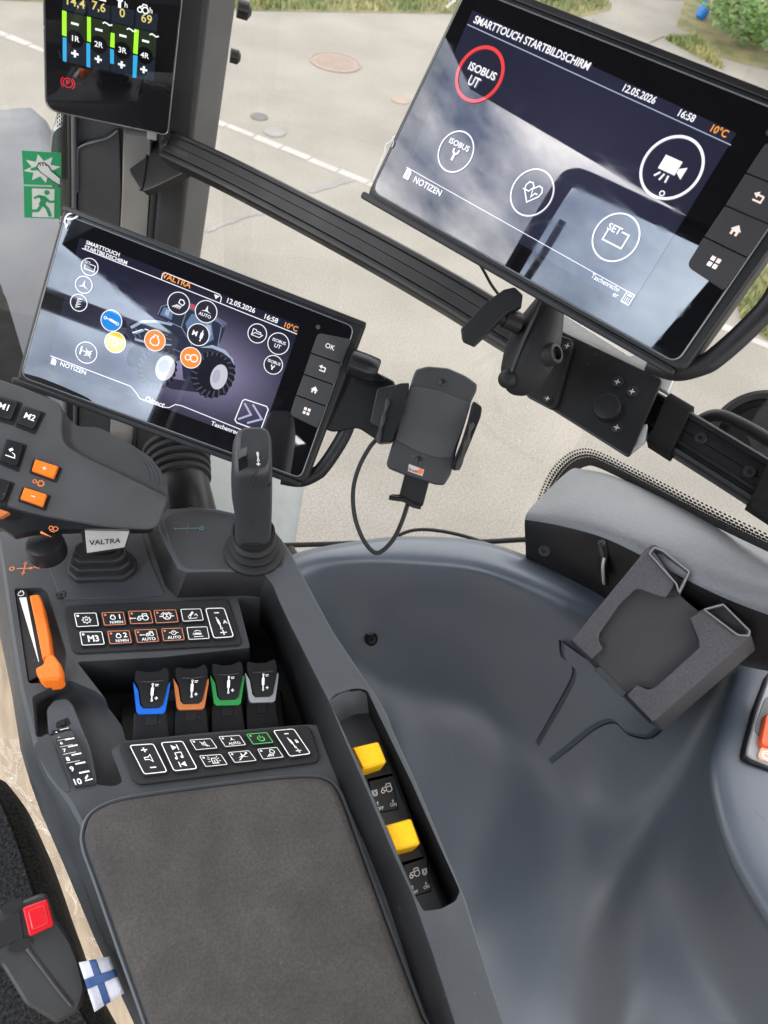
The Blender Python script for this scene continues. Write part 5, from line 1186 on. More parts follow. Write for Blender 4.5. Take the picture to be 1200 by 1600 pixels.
keypad('lower keypad with a green power key between the levers and the pad', [(184, 1162), (484, 1135), (502, 1192), (212, 1229)], [
    ([(202.7, 1165), (239.4, 1162.3), (261, 1205.8), (225.4, 1209.6)], WHITE, 0, ic_vol, 'tall volume key'), ([(251.7, 1160.6), (285.2, 1158.2), (308, 1200.8), (272, 1204.6)], WHITE, 0, ic_media, 'tall music key'),
    ([(296.9, 1156.5), (329, 1154.2), (339.2, 1168.7), (306.5, 1171.7)], WHITE, 1, ic_mute, 'mute key'), ([(342, 1151.3), (374.2, 1149.2), (383.8, 1163.8), (352.3, 1166.7)], WHITE, 1, ic_auto, 'key with AUTO steering'),
    ([(385.3, 1147.5), (416.5, 1144.8), (426.7, 1160), (396, 1162.9)], GREENI, 1, ic_pow, 'green outlined power key'), ([(427.2, 1141.9), (458.8, 1139), (485, 1177.5), (452.9, 1181.9)], WHITE, 0, ic_AB('B'), 'tall key marked B'),
    ([(312, 1181.3), (345, 1179), (355.2, 1194.4), (321.7, 1197.9)], WHITE, 1, ic_beacon, 'beacon key'), ([(356.7, 1176), (388.8, 1173.1), (400.4, 1188.3), (366.9, 1191.5)], WHITE, 1, ic_flex, 'key with steering arm'),
    ([(402.5, 1170.8), (432.5, 1167.9), (442.7, 1182.8), (411.2, 1186.3)], WHITE, 1, ic_light, 'work light key')], z=.003, rr=.007)

# ------------------------------------------------------------------ four hydraulic levers
def lever(px, py, d, mat, word):
    F0 = fr_face((237, 1085), .562, .35, (1, -.06)); o = U(px, py, d); F = Fr(o, F0.ex, F0.ey)
    root = thing('hydraulic_lever', 'black hydraulic lever with %s trim round its cap' % word, 'lever', F, 'hydraulic levers side by side on the armrest')
    f = lambda pts, z=0: [F0.p(a, b, z) for a, b in pts]
    cap = [(211, 1049), (217, 1047), (228, 1050), (246, 1049), (258, 1043), (262, 1045), (265, 1054), (264, 1072), (256, 1103), (250, 1108), (224, 1109), (219, 1102), (216, 1078), (210, 1064)]
    P = ccw([p[:2] for p in rnd(f(cap), .0012, 4)])
    lo = [[(p[0], p[1]-.004, -.022) for p in P], [(p[0], p[1], -.004) for p in P]]
    ymax = max(p[1] for p in P); ymin = min(p[1] for p in P)
    for d2, z in ((.0006, -.0018), (.0018, -.0004), (.0034, 0)):
        lo.append([(p[0], p[1], z+.0018*max(0, (p[1]-ymax*.35)/(ymax-ymin)*3-.6)*(1 if z == 0 else .4)) for p in inset(P, d2)])
    g = G(); g.loft(lo); c = g.build('cap', BLACK2, root, angle=50)
    # crease across the cap
    a, b = F0.p(221, 1066, .0011), F0.p(256, 1064, .0011); g = G(); g.tube(cr_open([a, (a+b)/2+Vector((0, -.0006, 0)), b], 5), .0006, 6); g.build('cap_crease', BLACK2, c)
    tr = [(208, 1066), (209, 1076), (213, 1113), (217, 1117), (254, 1116), (258, 1113), (265.5, 1073), (265.5, 1066), (260.5, 1073), (254, 1102), (249, 1107), (224, 1108), (219, 1103), (216, 1080)]
    g = G(); g.slab(rnd(f(tr, -.001), .0006, 3), -.014, -.0008, .0012, 3); g.build('coloured_trim', mat, root)
    st = [(209, 1114), (262, 1112), (268, 1180), (206, 1182)]
    g = G(); g.slab(rnd(f(st, -.008), .002, 3), -.030, -.008, .003, 3); s = g.build('stem', BLACK, root)
    g = G(); g.slab(rnd(f([(227, 1118), (246, 1117), (246, 1134), (227, 1135)], -.007), .0008, 3), -.010, -.0072, .0006, 2); g.build('stem_tongue', RUBBER, s)
    q = f([(228, 1065), (249, 1064), (248, 1101), (228, 1102)], .0018)
    mp, a = quadmap(q, .0004); i = Ink(mp); i.line([(.02, .62), (.0, .38)], .10); i.line([(0, .40), (-.04, -.25)], .24); i.line([(-.04, -.25), (-.06, -.62)], .10); i.ring(.02, .68, .07, .05); i.ring(-.06, -.68, .07, .05)
    i.line([(.2, .66), (.5, .66)], .05); i.line([(.2, .54), (.46, .54)], .05); i.line([(.18, -.5), (.46, -.5)], .07); i.line([(.32, -.36), (.32, -.64)], .07); i.build('print', WHITE, c)
for a in ((237, 1084, .562, BLUEP, 'blue'), (299, 1078, .574, BROWNP, 'copper orange'), (356, 1072, .586, GREENP, 'green'), (410, 1068, .596, GREYP, 'light grey')): lever(*a)
# base plate of the levers in the well
g = G(); g.slab(rnd([FA.p(a, b, -.045)[:2] for a, b in ((188, 1105), (440, 1080), (448, 1150), (190, 1172))], .003), -.058, -.040, .002, 2); g.build('lever_base', BLACK, ARM)

# ------------------------------------------------------------------ throttle slider
def throttle():
    F = Fr(FA.w(FA.p(60, 990, -.006)), (1, 0, 0), (0, 1, 0))
    root = thing('throttle_lever', 'orange hand throttle slider beside a white wedge scale', 'lever', F)
    g = G(); g.slab([F.p(a, b, .004)[:2] for a, b in ((22, 920), (42, 920), (56, 975), (71, 1035), (68, 1052), (44, 1066))], -.001, .004, .0008, 2); s = g.build('scale_plate', BLACK2, root)
    i = Ink(lambda u, v: F.p(u, v, .0044)); i.poly([(30, 934), (41, 933), (61, 1034), (60, 1034)]); c = F.p(33, 927, .0044); i.mp = lambda u, v: c+Vector((.965*u+.26*v, -.26*u+.965*v, 0))*.0045; engine(i, 0, 0, 1, .13); i.build('wedge_print', WHITE, s)
    g = G(); g.slab(rnd(F.ps([(45, 929), (61, 927), (67, 943), (76, 985), (81, 1024), (66, 1030), (54, 970)], .013), .002, 4), -.001, .013, .0025, 4); g.build('slider', ORANGE, root)
    g = G(); g.slab(rnd(F.ps([(54, 1042), (66, 1037), (70, 1024), (83, 1020), (95, 1037), (96, 1054), (90, 1060), (66, 1062), (57, 1054)], .020), .002, 4), .002, .020, .004, 5); g.build('handle', ORANGE, root)
throttle()

# ------------------------------------------------------------------ depth dial
def dial():
    F = Fr(FA.w(FA.p(115, 1180, -.01)), (.965, -.26, 0), (.26, .965, 0))
    root = thing('depth_dial', 'numbered black thumb dial with white scale marks at the armrest edge', 'dial', F)
    zs = lambda t: -.004+.020*math.sin(math.pi*(.10+.62*t))
    L0 = [(79, 1139), (86, 1152), (93, 1170), (101, 1190), (109, 1210), (117, 1230)]; R0 = [(107, 1134), (115, 1148), (124, 1166), (133, 1186), (142, 1206), (150, 1225)]
    n = 6
    def at(s, t):
        k = min(int(t*5), 4); f = t*5-k; z = zs(t)+.0003
        a = (L0[k][0]*(1-f)+L0[k+1][0]*f, L0[k][1]*(1-f)+L0[k+1][1]*f); b = (R0[k][0]*(1-f)+R0[k+1][0]*f, R0[k][1]*(1-f)+R0[k+1][1]*f)
        return F.p(a[0]*(1-s)+b[0]*s, a[1]*(1-s)+b[1]*s, z)
    rows = [[at(s/4, t/24) for s in range(5)] for t in range(25)]
    g = G(); g.grid(rows); low = [[p-Vector((0, 0, .02)) for p in (r[0], r[-1])] for r in rows]
    g.grid([[l[0] for l in low], [r[0] for r in rows]]); g.grid([[r[-1] for r in rows], [l[1] for l in low]]); g.grid([[low[-1][0], low[-1][1]], [rows[-1][0], rows[-1][-1]]]); w = g.build('wheel', BLACK2, root, angle=40)
    i = Ink(lambda u, v: at(u, v)+Vector((0, 0, .0004)))
    T = [.06, .16, .27, .39, .52, .66, .80]; nums = ['4', '5', '6', '7', '8', '9']
    for k, t in enumerate(T): i.line([(.45, t), (.95, t-.012)], .018+.008*t)
    for k, t in enumerate((.13, .235, .345, .465, .60)): i.line([(.06, t+.03), (.72, t+.014)], .006)
    i.line([(.58, .93), (.95, .915)], .018); i.line([(.62, .90), (.80, .85)], .035)
    i.build('scale_marks', WHITE, w)
    i = Ink(); 
    for ch, t in zip(nums+['10'], (.10, .20, .315, .44, .575, .73, .93)):
        c = at(.2, t)+Vector((0, 0, .0005)); e1 = (at(.5, t)-at(.1, t)).normalized(); e2 = (at(.2, max(0, t-.04))-at(.2, min(1, t+.04))).normalized(); s = .0022+.0022*t
        i.mp = lambda u, v, c=c, e1=e1, e2=e2: c+e1*u+e2*v; i.text(ch, 0, 0, s, .02)
    i.build('numbers', WHITE, w)
    # housing plate behind the wheel and domed cheek at the left
    g = G(); g.slab(rnd(F.ps([(75, 1150), (72, 1108), (84, 1093), (104, 1090), (113, 1099), (141, 1166), (152, 1224), (135, 1226), (108, 1140)], .004), .003, 4), -.012, .004, .0015, 3); g.build('housing', BAR, root)
    g = G(); g.slab(rnd(F.ps([(87, 1128), (106, 1120), (111, 1131), (88, 1138)], .0048), .0012, 3), .0035, .0045, .0004, 1); g.build('pointer_slot', BLACK, root)
    g = G(); g.slab(rnd(F.ps([(94, 1127), (101, 1124), (103, 1131), (95, 1135)], .0065), .0006, 3), .003, .0065, .0006, 2); g.build('pointer', BLACK2, root)
    g = G(); P = ccw([p[:2] for p in rnd(F.ps([(48, 1168), (60, 1150), (78, 1141), (86, 1156), (95, 1180), (106, 1208), (114, 1230), (112, 1240), (98, 1242), (76, 1216)], .010), .004, 4)])
    g.loft([[(p[0], p[1], z) for p in inset(P, d)] for d, z in ((0, -.012), (0, .004), (.0012, .0075), (.0035, .0095), (.006, .0104))]); g.build('cheek', DECK, root, angle=60)
dial()

# ------------------------------------------------------------------ yellow-capped switches
def pto(cap, body, ink_right, label):
    F = Fr(FA.w(FA.p(*cap[0], -.01)), (.93, -.37, 0), (.37, .93, 0))
    root = thing('rocker_switch', label, 'switch', F, 'yellow capped switches in the side trough')
    g = G(); g.slab(rnd([F.p(a, b, .026) for a, b in cap], .0022, 4), .008, .026, .0030, 4, bottom=rnd([F.p(a-5, b+1, .026) for a, b in cap], .0022, 4)); g.build('yellow_cap', YELLOW, root)
    neck = [(cap[3][0]+2, cap[3][1]-4), (cap[2][0]-2, cap[2][1]-4), (cap[2][0]+4, cap[2][1]+18), (cap[3][0]+4, cap[3][1]+16)]
    g = G(); g.slab(rnd([F.p(a, b, .008) for a, b in neck], .001, 3), -.006, .008, .002, 3); g.build('hinge', BLACK2, root)
    g = G(); g.slab(rnd([F.p(a, b, .010) for a, b in [(body[0][0]-5, body[0][1]-6), (body[1][0]+1, body[1][1]-6), (body[2][0]+4, body[2][1]+3), (body[3][0]-4, body[3][1]+4)]], .0015, 3), -.006, .010, .0014, 3); b = g.build('rocker', BLACK, root)
    Q = [F.p(a, c, .0108) for a, c in body]; g = G(); g.slab(rnd(Q, .0008, 3), .0098, .0108, .0004, 2); g.build('face_plate', BTN, b)
    mp, a = quadmap(Q, .0003); i = Ink(mp)
    s = -1 if ink_right else 1
    tractor(i, .20*s+.05, .30, .42, .055)
    x = -.52*s; i.line([(x-.14, .34), (x-.14, .10), (x-.06, .02), (x+.06, .02), (x+.14, .10), (x+.14, .34)], .045); i.ring(x, .20, .09, .045); i.line([(x-.18, .36), (x+.18, .36)], .045)
    i.text('OFF', -.42, -.80, .20, .012); i.text('ON', .5, -.72, .20, .012); i.line([(-.5, -.58), (-.5, -.38)], .05); i.poly([(-.58, -.44), (-.42, -.44), (-.5, -.32)]); i.line([(.5, -.40), (.5, -.58)], .05); i.poly([(.42, -.48), (.58, -.48), (.5, -.60)])
    i.build('switch_print', WHITE, b)
pto([(549, 1167), (592, 1157), (605, 1190), (566, 1202)], [(576, 1221), (613, 1212), (621, 1264), (588, 1270)], False, 'upper yellow capped switch with tractor symbol in the side trough')
pto([(600, 1289), (643, 1277), (658, 1318), (616, 1329)], [(630, 1352), (666, 1340), (672, 1392), (643, 1402)], True, 'lower yellow capped switch with tractor symbol in the side trough')

# ------------------------------------------------------------------ joystick
def joystick():
    b = FA.w(FA.p(397, 862, .0226)); v = (EYE-b); v.z = 0; v.normalize(); ex = UP.cross(v)
    F = Fr(b, ex, UP)
    root = thing('joystick', 'upright charcoal joystick on round ribbed boot', 'joystick', F)
    g = G(); prof = [(.0268, -.001), (.0268, .0025), (.0255, .004), (.0215, .0055), (.0225, .0075), (.0232, .010), (.0222, .012), (.0190, .0135), (.0200, .016), (.0204, .018), (.0195, .020), (.0172, .0215), (.0180, .024), (.0180, .030)]
    g.lathe(prof, (0, 0, 0), (0, 1, 0), n=44); g.build('rubber_boot', RUBBER, root)
    secs = [(832, 367, 423, 0, .0150), (815, 367, 424, 0, .0155), (790, 366, 425, 0, .0160), (765, 362, 425.5, 0, .0170), (742, 361, 425.5, .05, .0180), (724, 362, 425, .16, .0178), (713, 363, 425, .34, .0178), (706, 366, 424.5, .46, .0170), (702, 371, 423, .5, .0158), (700.5, 376, 420, .5, .0140)]
    lo = []
    for py, xl, xr, sl, dz in secs:
        a, c = F.p(xl, py), F.p(xr, py); y = (a.y+c.y)/2; cx0 = (a.x+c.x)/2; h = (c.x-a.x)/2; L_ = []
        for k in range(28):
            t = 2*math.pi*k/28; e = .50; x = h*math.copysign(abs(math.cos(t))**e, math.cos(t)); z = dz*math.copysign(abs(math.sin(t))**e, math.sin(t)); L_.append((cx0+x, y-sl*z, z))
        lo.append(L_)
    g = G(); g.loft(lo); gr = g.build('grip', DARK, root, angle=28)
    g = G(); q0 = F.p(395, 829); g.lathe([(.0164, 0), (.0168, .001), (.0164, .002)], (q0.x, q0.y, 0), (0, 1, 0), n=36, sx=1.08, cap0=False, cap1=False); g.build('collar_ring', RUBBER, root)
    P = [F.p(a, c, .0185) for a, c in ((372, 714), (387, 707), (388, 726), (373, 735))]; g = G(); g.slab(rnd(P, .001, 3), .012, .0205, .0008, 2); k = g.build('thumb_switch', BLACK2, root)
    P = [F.p(a, c, .0215) for a, c in ((376, 713), (386, 709), (386, 718), (376, 723))]; g = G(); g.slab(rnd(P, .0008, 3), .0195, .0225, .0008, 2); g.build('switch_tip', BLACK, k)
    i = Ink(lambda u, w: F.p(u, w, .0195)); i.line([(402, 706), (403, 712)], 3.4); i.line([(403, 711), (403.5, 718)], 2); i.ring(403.5, 719.5, 1.6, 1); i.line([(400.5, 725), (407, 725)], 1.6); i.line([(403.7, 722), (403.7, 728)], 1.6); i.build('print', WHITE, gr)
    q = F.p(419, 756, .014); g = G(); g.lathe([(.0028, -.001), (.0024, .001), (.0010, .0018), (.0002, .0019)], q, (.6, 0, .8), n=16); g.build('side_button', BLACK, root)
    # facet line down the front
    P = [F.p(a, c, z) for a, c, z in ((412, 716, .0172), (398, 745, .0186), (391, 770, .0176), (390, 825, .0157))]; g = G(); g.tube(cr_open(P, 5), .0006, 5); g.build('facet_edge', DARK, gr)
joystick()

# ------------------------------------------------------------------ multifunction grip
def grip():
    F = fr_face((130, 720), .598, .75, (1, .30))
    root = thing('drive_grip', 'large charcoal drive lever grip with orange plus and minus keys', 'grip', F)
    GRIP = plastic('grip plastic', (.043, .044, .046), .50, bump=.4)
    flat_ = [(-70, 576), (0, 592), (40, 606), (79, 622), (93, 629), (99, 641), (97, 668), (99, 686), (107, 697), (135, 714), (184, 737), (225, 757), (254, 771), (263, 778), (261, 786), (249, 818), (243, 824), (229, 827), (157, 821), (74, 807), (0, 789), (-70, 772)]
    g = G(); g.slab(rnd(F.ps(flat_), .003, 3), -.028, 0, .0026, 4, bottom=rnd(F.ps([(-70, 586), (0, 602), (40, 616), (75, 632), (88, 640), (93, 650), (92, 672), (95, 690), (107, 700), (135, 718), (180, 741), (220, 760), (246, 773), (252, 780), (250, 788), (240, 808), (236, 812), (222, 815), (150, 812), (70, 800), (0, 784), (-70, 768)]), .003, 3)); g.build('body', GRIP, root)
    th = [(88, 634), (98, 637), (105, 646), (113, 657), (123, 665), (137, 665), (154, 666), (170, 673), (203, 691), (236, 712), (254, 734), (263, 758), (264, 782), (250, 800), (200, 790), (120, 745), (90, 700)]
    P = ccw([p[:2] for p in rnd(F.ps(th, -.009), .004, 4)]); lo = []
    for d, z in ((0, -.034), (0, -.018), (.0008, -.0150), (.0022, -.0122), (.0045, -.0100), (.0075, -.0086)): lo.append([(p[0], p[1], z) for p in inset(P, d)])
    g = G(); g.loft(lo); t = g.build('thumb_rest', GRIP, root, angle=60)
    for k in range(4):
        P = [F.p(a+k*7, b+k*2, -.0084) for a, b in ((218, 716), (227, 728), (232, 740), (234, 751))]; g = G(); g.tube(cr_open(P, 5), .0006, 5); g.build('thumb_groove', DARK, t)
    # skirt below the body
    P = F.ps([(-60, 795), (0, 788), (74, 806), (157, 820), (229, 826), (240, 822), (228, 827), (126, 826), (48, 830), (20, 836), (0, 824), (-60, 816)], -.010); g = G(); g.slab(rnd(P, .001, 3), -.026, -.010, .002, 2); g.build('skirt', BLACK2, root)
    def key(q, mat, sym, z=.004, inkm=WHITE, rr=.0012, rec=True):
        Q = [F.p(a, b, z) for a, b in q]; c = sum(Q, Vector())/4
        if rec:
            R = [c+(p-c)*1.22+Vector((.0006, -.0006, 0)) for p in Q]; g = G(); g.slab(rnd(R, .0015, 3), -.001, .0006, .0004, 2); g.build('key_recess', BLACK, root)
        g = G(); g.slab(rnd([c+(p-c)*.94 for p in Q], rr, 3), -.002, z, .0012, 3, bottom=rnd(Q, rr, 3)); b = g.build('key', mat, root)
        mp, a = quadmap([c+(p-c)*.94 for p in Q], .0003); i = Ink(mp); sym(i, a); i.build('symbol', inkm, b)
    key([(-6, 617), (29, 627), (17, 657), (-18, 646)], BLACK2, lambda i, a: i.text('M1', .05, .05, .64, .018, sx=.95))
    key([(38, 634), (66, 643), (52, 671), (25, 661)], BLACK2, lambda i, a: i.text('M2', .05, .05, .64, .018, sx=.95))
    def lift(i, a): i.line([(-.42, -.42), (.42, -.42)], .08); i.line([(-.22, .1), (.02, .35)], .24); i.line([(.05, .0), (.3, -.1), (.4, -.4)], .07)
    key([(10, 686), (37, 694), (26, 729), (-1, 719)], BLACK2, lift); key([(-18, 743), (17, 753), (5, 784), (-28, 772)], BLACK2, lift)
    key([(54, 716), (92, 728), (84, 748), (48, 735)], ORANGE, lambda i, a: (i.line([(-.3, 0), (.3, 0)], .1), i.line([(0, .3), (0, -.3)], .1)), rec=True, rr=.0008)
    key([(37, 760), (74, 772), (67, 792), (30, 779)], ORANGE, lambda i, a: i.line([(-.3, 0), (.3, 0)], .1), rr=.0008)
    c = F.p(60, 754, .0003); k = .55/FPX; i = Ink(lambda u, v: c+Vector((u, v, 0))*k); gear(i, 4, 0, 4.2, 1.6); gear(i, -6, 0, 2.6, 1.2); i.build('gear_print', OCHRE, root)
    P = F.ps([(-10, 792), (15, 800), (2, 808), (-10, 806)], .003); g = G(); g.slab(rnd(P, .001, 3), -.004, .003, .001, 2); g.build('orange_tab', BROWNP, root)
    # rotary knob beneath
    q = F.l(U(73, 858, .607)); up = F.R @ UP; g = G(); n = 48; prof = [(.0155, -.006), (.0158, -.004), (.0155, .006), (.0148, .010), (.012, .0115), (.0003, .0120)]
    g.lathe(prof, q, up, n=n); kn = g.build('rotary_knob', BLACK2, root)
    cc = F.p(80, 829, -.004); i = Ink(lambda u, v: cc+Vector((u, v, 0))*k); i.ring(-2, 4, 3, 1.3); i.ring(5, 5, 3.6, 1.3); i.line([(-2, -1), (6, -1)], 1.2); i.poly([(-14, -6), (-14, -10), (6, -10)]); i.build('speed_print', OCHRE, root)
    # metal neck
    FN = fr_face((165, 848), .605, .15, (1, 0)); f = lambda pts, z: [F.l(FN.w(FN.p(a, b, z))) for a, b in pts]
    A = f([(124, 822), (206, 822), (196, 858), (134, 868)], 0); B = f([(124, 822), (206, 822), (196, 858), (134, 868)], -.02); g = G(); g.loft([B[::-1], A[::-1]]); nk = g.build('metal_neck', BLACK2, root)
    A = f([(132, 824), (204, 824), (194.5, 855), (136, 864)], .0008); B = f([(132, 824), (204, 824), (194.5, 855), (136, 864)], -.001); g = G(); g.loft([B[::-1], A[::-1]]); g.build('steel_face', STEEL, nk)
    Q = f([(136, 840), (192, 837), (189, 853), (139, 859)], .0008); mp, a = quadmap(Q, .0003); i = Ink(mp); i.text('VALTRA', 0, .05, .85, .02, sx=1.15); i.build('engraved_name', BLKI, nk)
grip()
def boot():
    F = Fr(FA.w(FA.p(161, 888, .001)), (.965, -.26, 0), (.26, .965, 0))
    root = thing('lever_boot', 'stepped black rubber boot at the foot of the drive lever', 'boot', F)
    g = G(); lo = []
    for k, (hx, hy, z) in enumerate(((.0285, .0155, -.001), (.0285, .0155, .005), (.0270, .0140, .0065), (.0235, .0115, .007), (.0250, .0125, .0085), (.0250, .0125, .0135), (.0238, .0115, .0150), (.0205, .009, .0155), (.0218, .0098, .017), (.0218, .0098, .022), (.0205, .009, .0235), (.0180, .0075, .024), (.018, .0075, .030))):
        lo.append([(p[0], p[1], z) for p in rnd([Vector((a*hx, b*hy)) for a, b in ((-1, -.4), (-.7, -1), (.7, -1), (1, -.4), (1, .4), (.7, 1), (-.7, 1), (-1, .4))], .003, 3)])
    g.loft(lo); g.build('folds', RUBBER, root, angle=30)
boot()

# ------------------------------------------------------------------ moulded side panel
def side_panel():
    o = Vector((.35, .25, 2.4)); root = thing('side_panel', 'deep blue grey moulded side panel with a scooped storage bowl', 'panel', loc=o)
    S = [
     [(425, 885, 2.585), (430, 890, 2.602), (444, 912, 2.598), (456, 940, 2.572), (486, 996, 2.51), (516, 1056, 2.44), (548, 1112, 2.40), (566, 1160, 2.37)],
     [(470, 862, 2.585), (478, 868, 2.602), (493, 886, 2.600), (503, 915, 2.575), (530, 970, 2.51), (556, 1030, 2.44), (588, 1090, 2.40), (605, 1135, 2.37)],
     [(552, 846, 2.585), (555, 853, 2.602), (562, 876, 2.602), (566, 905, 2.575), (580, 970, 2.505), (600, 1050, 2.425), (628, 1115, 2.385), (630, 1200, 2.345)],
     [(640, 838, 2.585), (640, 845, 2.602), (640, 876, 2.602), (640, 905, 2.575), (640, 970, 2.50), (650, 1065, 2.415), (668, 1140, 2.372), (655, 1280, 2.32)],
     [(755, 846, 2.585), (755, 854, 2.602), (745, 885, 2.602), (741, 916, 2.575), (736, 985, 2.50), (735, 1085, 2.41), (745, 1180, 2.362), (695, 1380, 2.30)],
     [(865, 884, 2.585), (862, 892, 2.602), (842, 918, 2.602), (832, 952, 2.575), (812, 1025, 2.495), (800, 1120, 2.405), (800, 1225, 2.352), (730, 1480, 2.28)],
     [(972, 920, 2.585), (968, 930, 2.602), (945, 962, 2.602), (925, 1000, 2.575), (885, 1080, 2.49), (862, 1165, 2.405), (850, 1290, 2.350), (770, 1560, 2.28)],
     [(1090, 955, 2.585), (1085, 970, 2.602), (1062, 1002, 2.600), (1030, 1055, 2.57), (968, 1150, 2.48), (925, 1240, 2.405), (890, 1350, 2.358), (800, 1640, 2.28)],
     [(1200, 965, 2.585), (1195, 985, 2.605), (1152, 1030, 2.602), (1122, 1080, 2.57), (1055, 1195, 2.48), (990, 1295, 2.41), (930, 1420, 2.375), (840, 1700, 2.28)],
     [(1300, 1010, 2.60), (1270, 1030, 2.612), (1140, 1105, 2.602), (1118, 1150, 2.565), (1076, 1240, 2.49), (1015, 1345, 2.43), (960, 1480, 2.40), (890, 1740, 2.29)],
     [(1330, 1130, 2.60), (1290, 1145, 2.612), (1124, 1190, 2.602), (1108, 1225, 2.568), (1086, 1295, 2.50), (1042, 1400, 2.445), (990, 1535, 2.418), (930, 1790, 2.31)],
     [(1360, 1260, 2.60), (1310, 1270, 2.612), (1146, 1300, 2.602), (1130, 1330, 2.57), (1110, 1395, 2.51), (1082, 1480, 2.458), (1045, 1595, 2.425), (990, 1820, 2.33)],
     [(1400, 1370, 2.60), (1360, 1380, 2.612), (1196, 1400, 2.602), (1180, 1432, 2.57), (1160, 1492, 2.52), (1140, 1570, 2.468), (1108, 1670, 2.435), (1050, 1860, 2.35)],
     [(1480, 1490, 2.60), (1430, 1500, 2.612), (1270, 1500, 2.602), (1250, 1535, 2.57), (1230, 1592, 2.525), (1210, 1665, 2.475), (1175, 1745, 2.445), (1110, 1900, 2.37)]]
    rows = [cr_open([onz(*p)-o for p in s], 7) for s in S]; cols = list(zip(*rows)); fin = [cr_open(list(c), 7) for c in cols]
    for it in range(14):                       # ease the bowl, keep the rim
        new = [list(r) for r in fin]
        for i in range(22, len(fin)-1):
            for j in range(1, len(fin[0])-1):
                k = min(1, (i-21)/8)*.5; new[i][j] = fin[i][j]*(1-k)+(fin[i][j-1]+fin[i][j+1]+fin[i-1][j]+fin[i+1][j])*(k/4)
        fin = new
    g = G(); g.grid([list(r) for r in fin]); g.build('moulding', PANEL, root, angle=80)
    global PBVH; PBVH = BVHTree.FromPolygons([Vector(p)+o for p in g.v], g.f)
    SCR = plastic('pale scratch', (.16, .175, .20), .5, bump=0)
    for pts in (((1006, 1092), (985, 1112), (958, 1136)), ((1098, 1084), (1120, 1070), (1150, 1046)), ((1176, 1262), (1186, 1274), (1200, 1283)), ((690, 1150), (702, 1168), (709, 1190)), ((1030, 1250), (1042, 1262), (1049, 1281))):
        P = []
        for a in cr_open([Vector(p) for p in pts], 5):
            r = ray(a.x, a.y).normalized(); h = PBVH.ray_cast(EYE, r)
            if h[0]: P.append(h[0]-o)
        g = G(); g.tube(P, [.00022*(.3+math.sin(math.pi*(k+.5)/len(P))) for k in range(len(P))], 4); g.build('scratch', SCR, root)
    q = onz(580, 999, 2.48)-o; d = (EYE-onz(580, 999, 2.48)).normalized(); g = G(); g.lathe([(.0078, -.01), (.0078, .0015), (.007, .002), (.006, -.0005), (.0038, .0), (.0034, .001), (.0016, .001), (.0012, -.001), (.0002, -.001)], q, d, n=24); g.build('panel_screw', BLACK2, root)
side_panel()
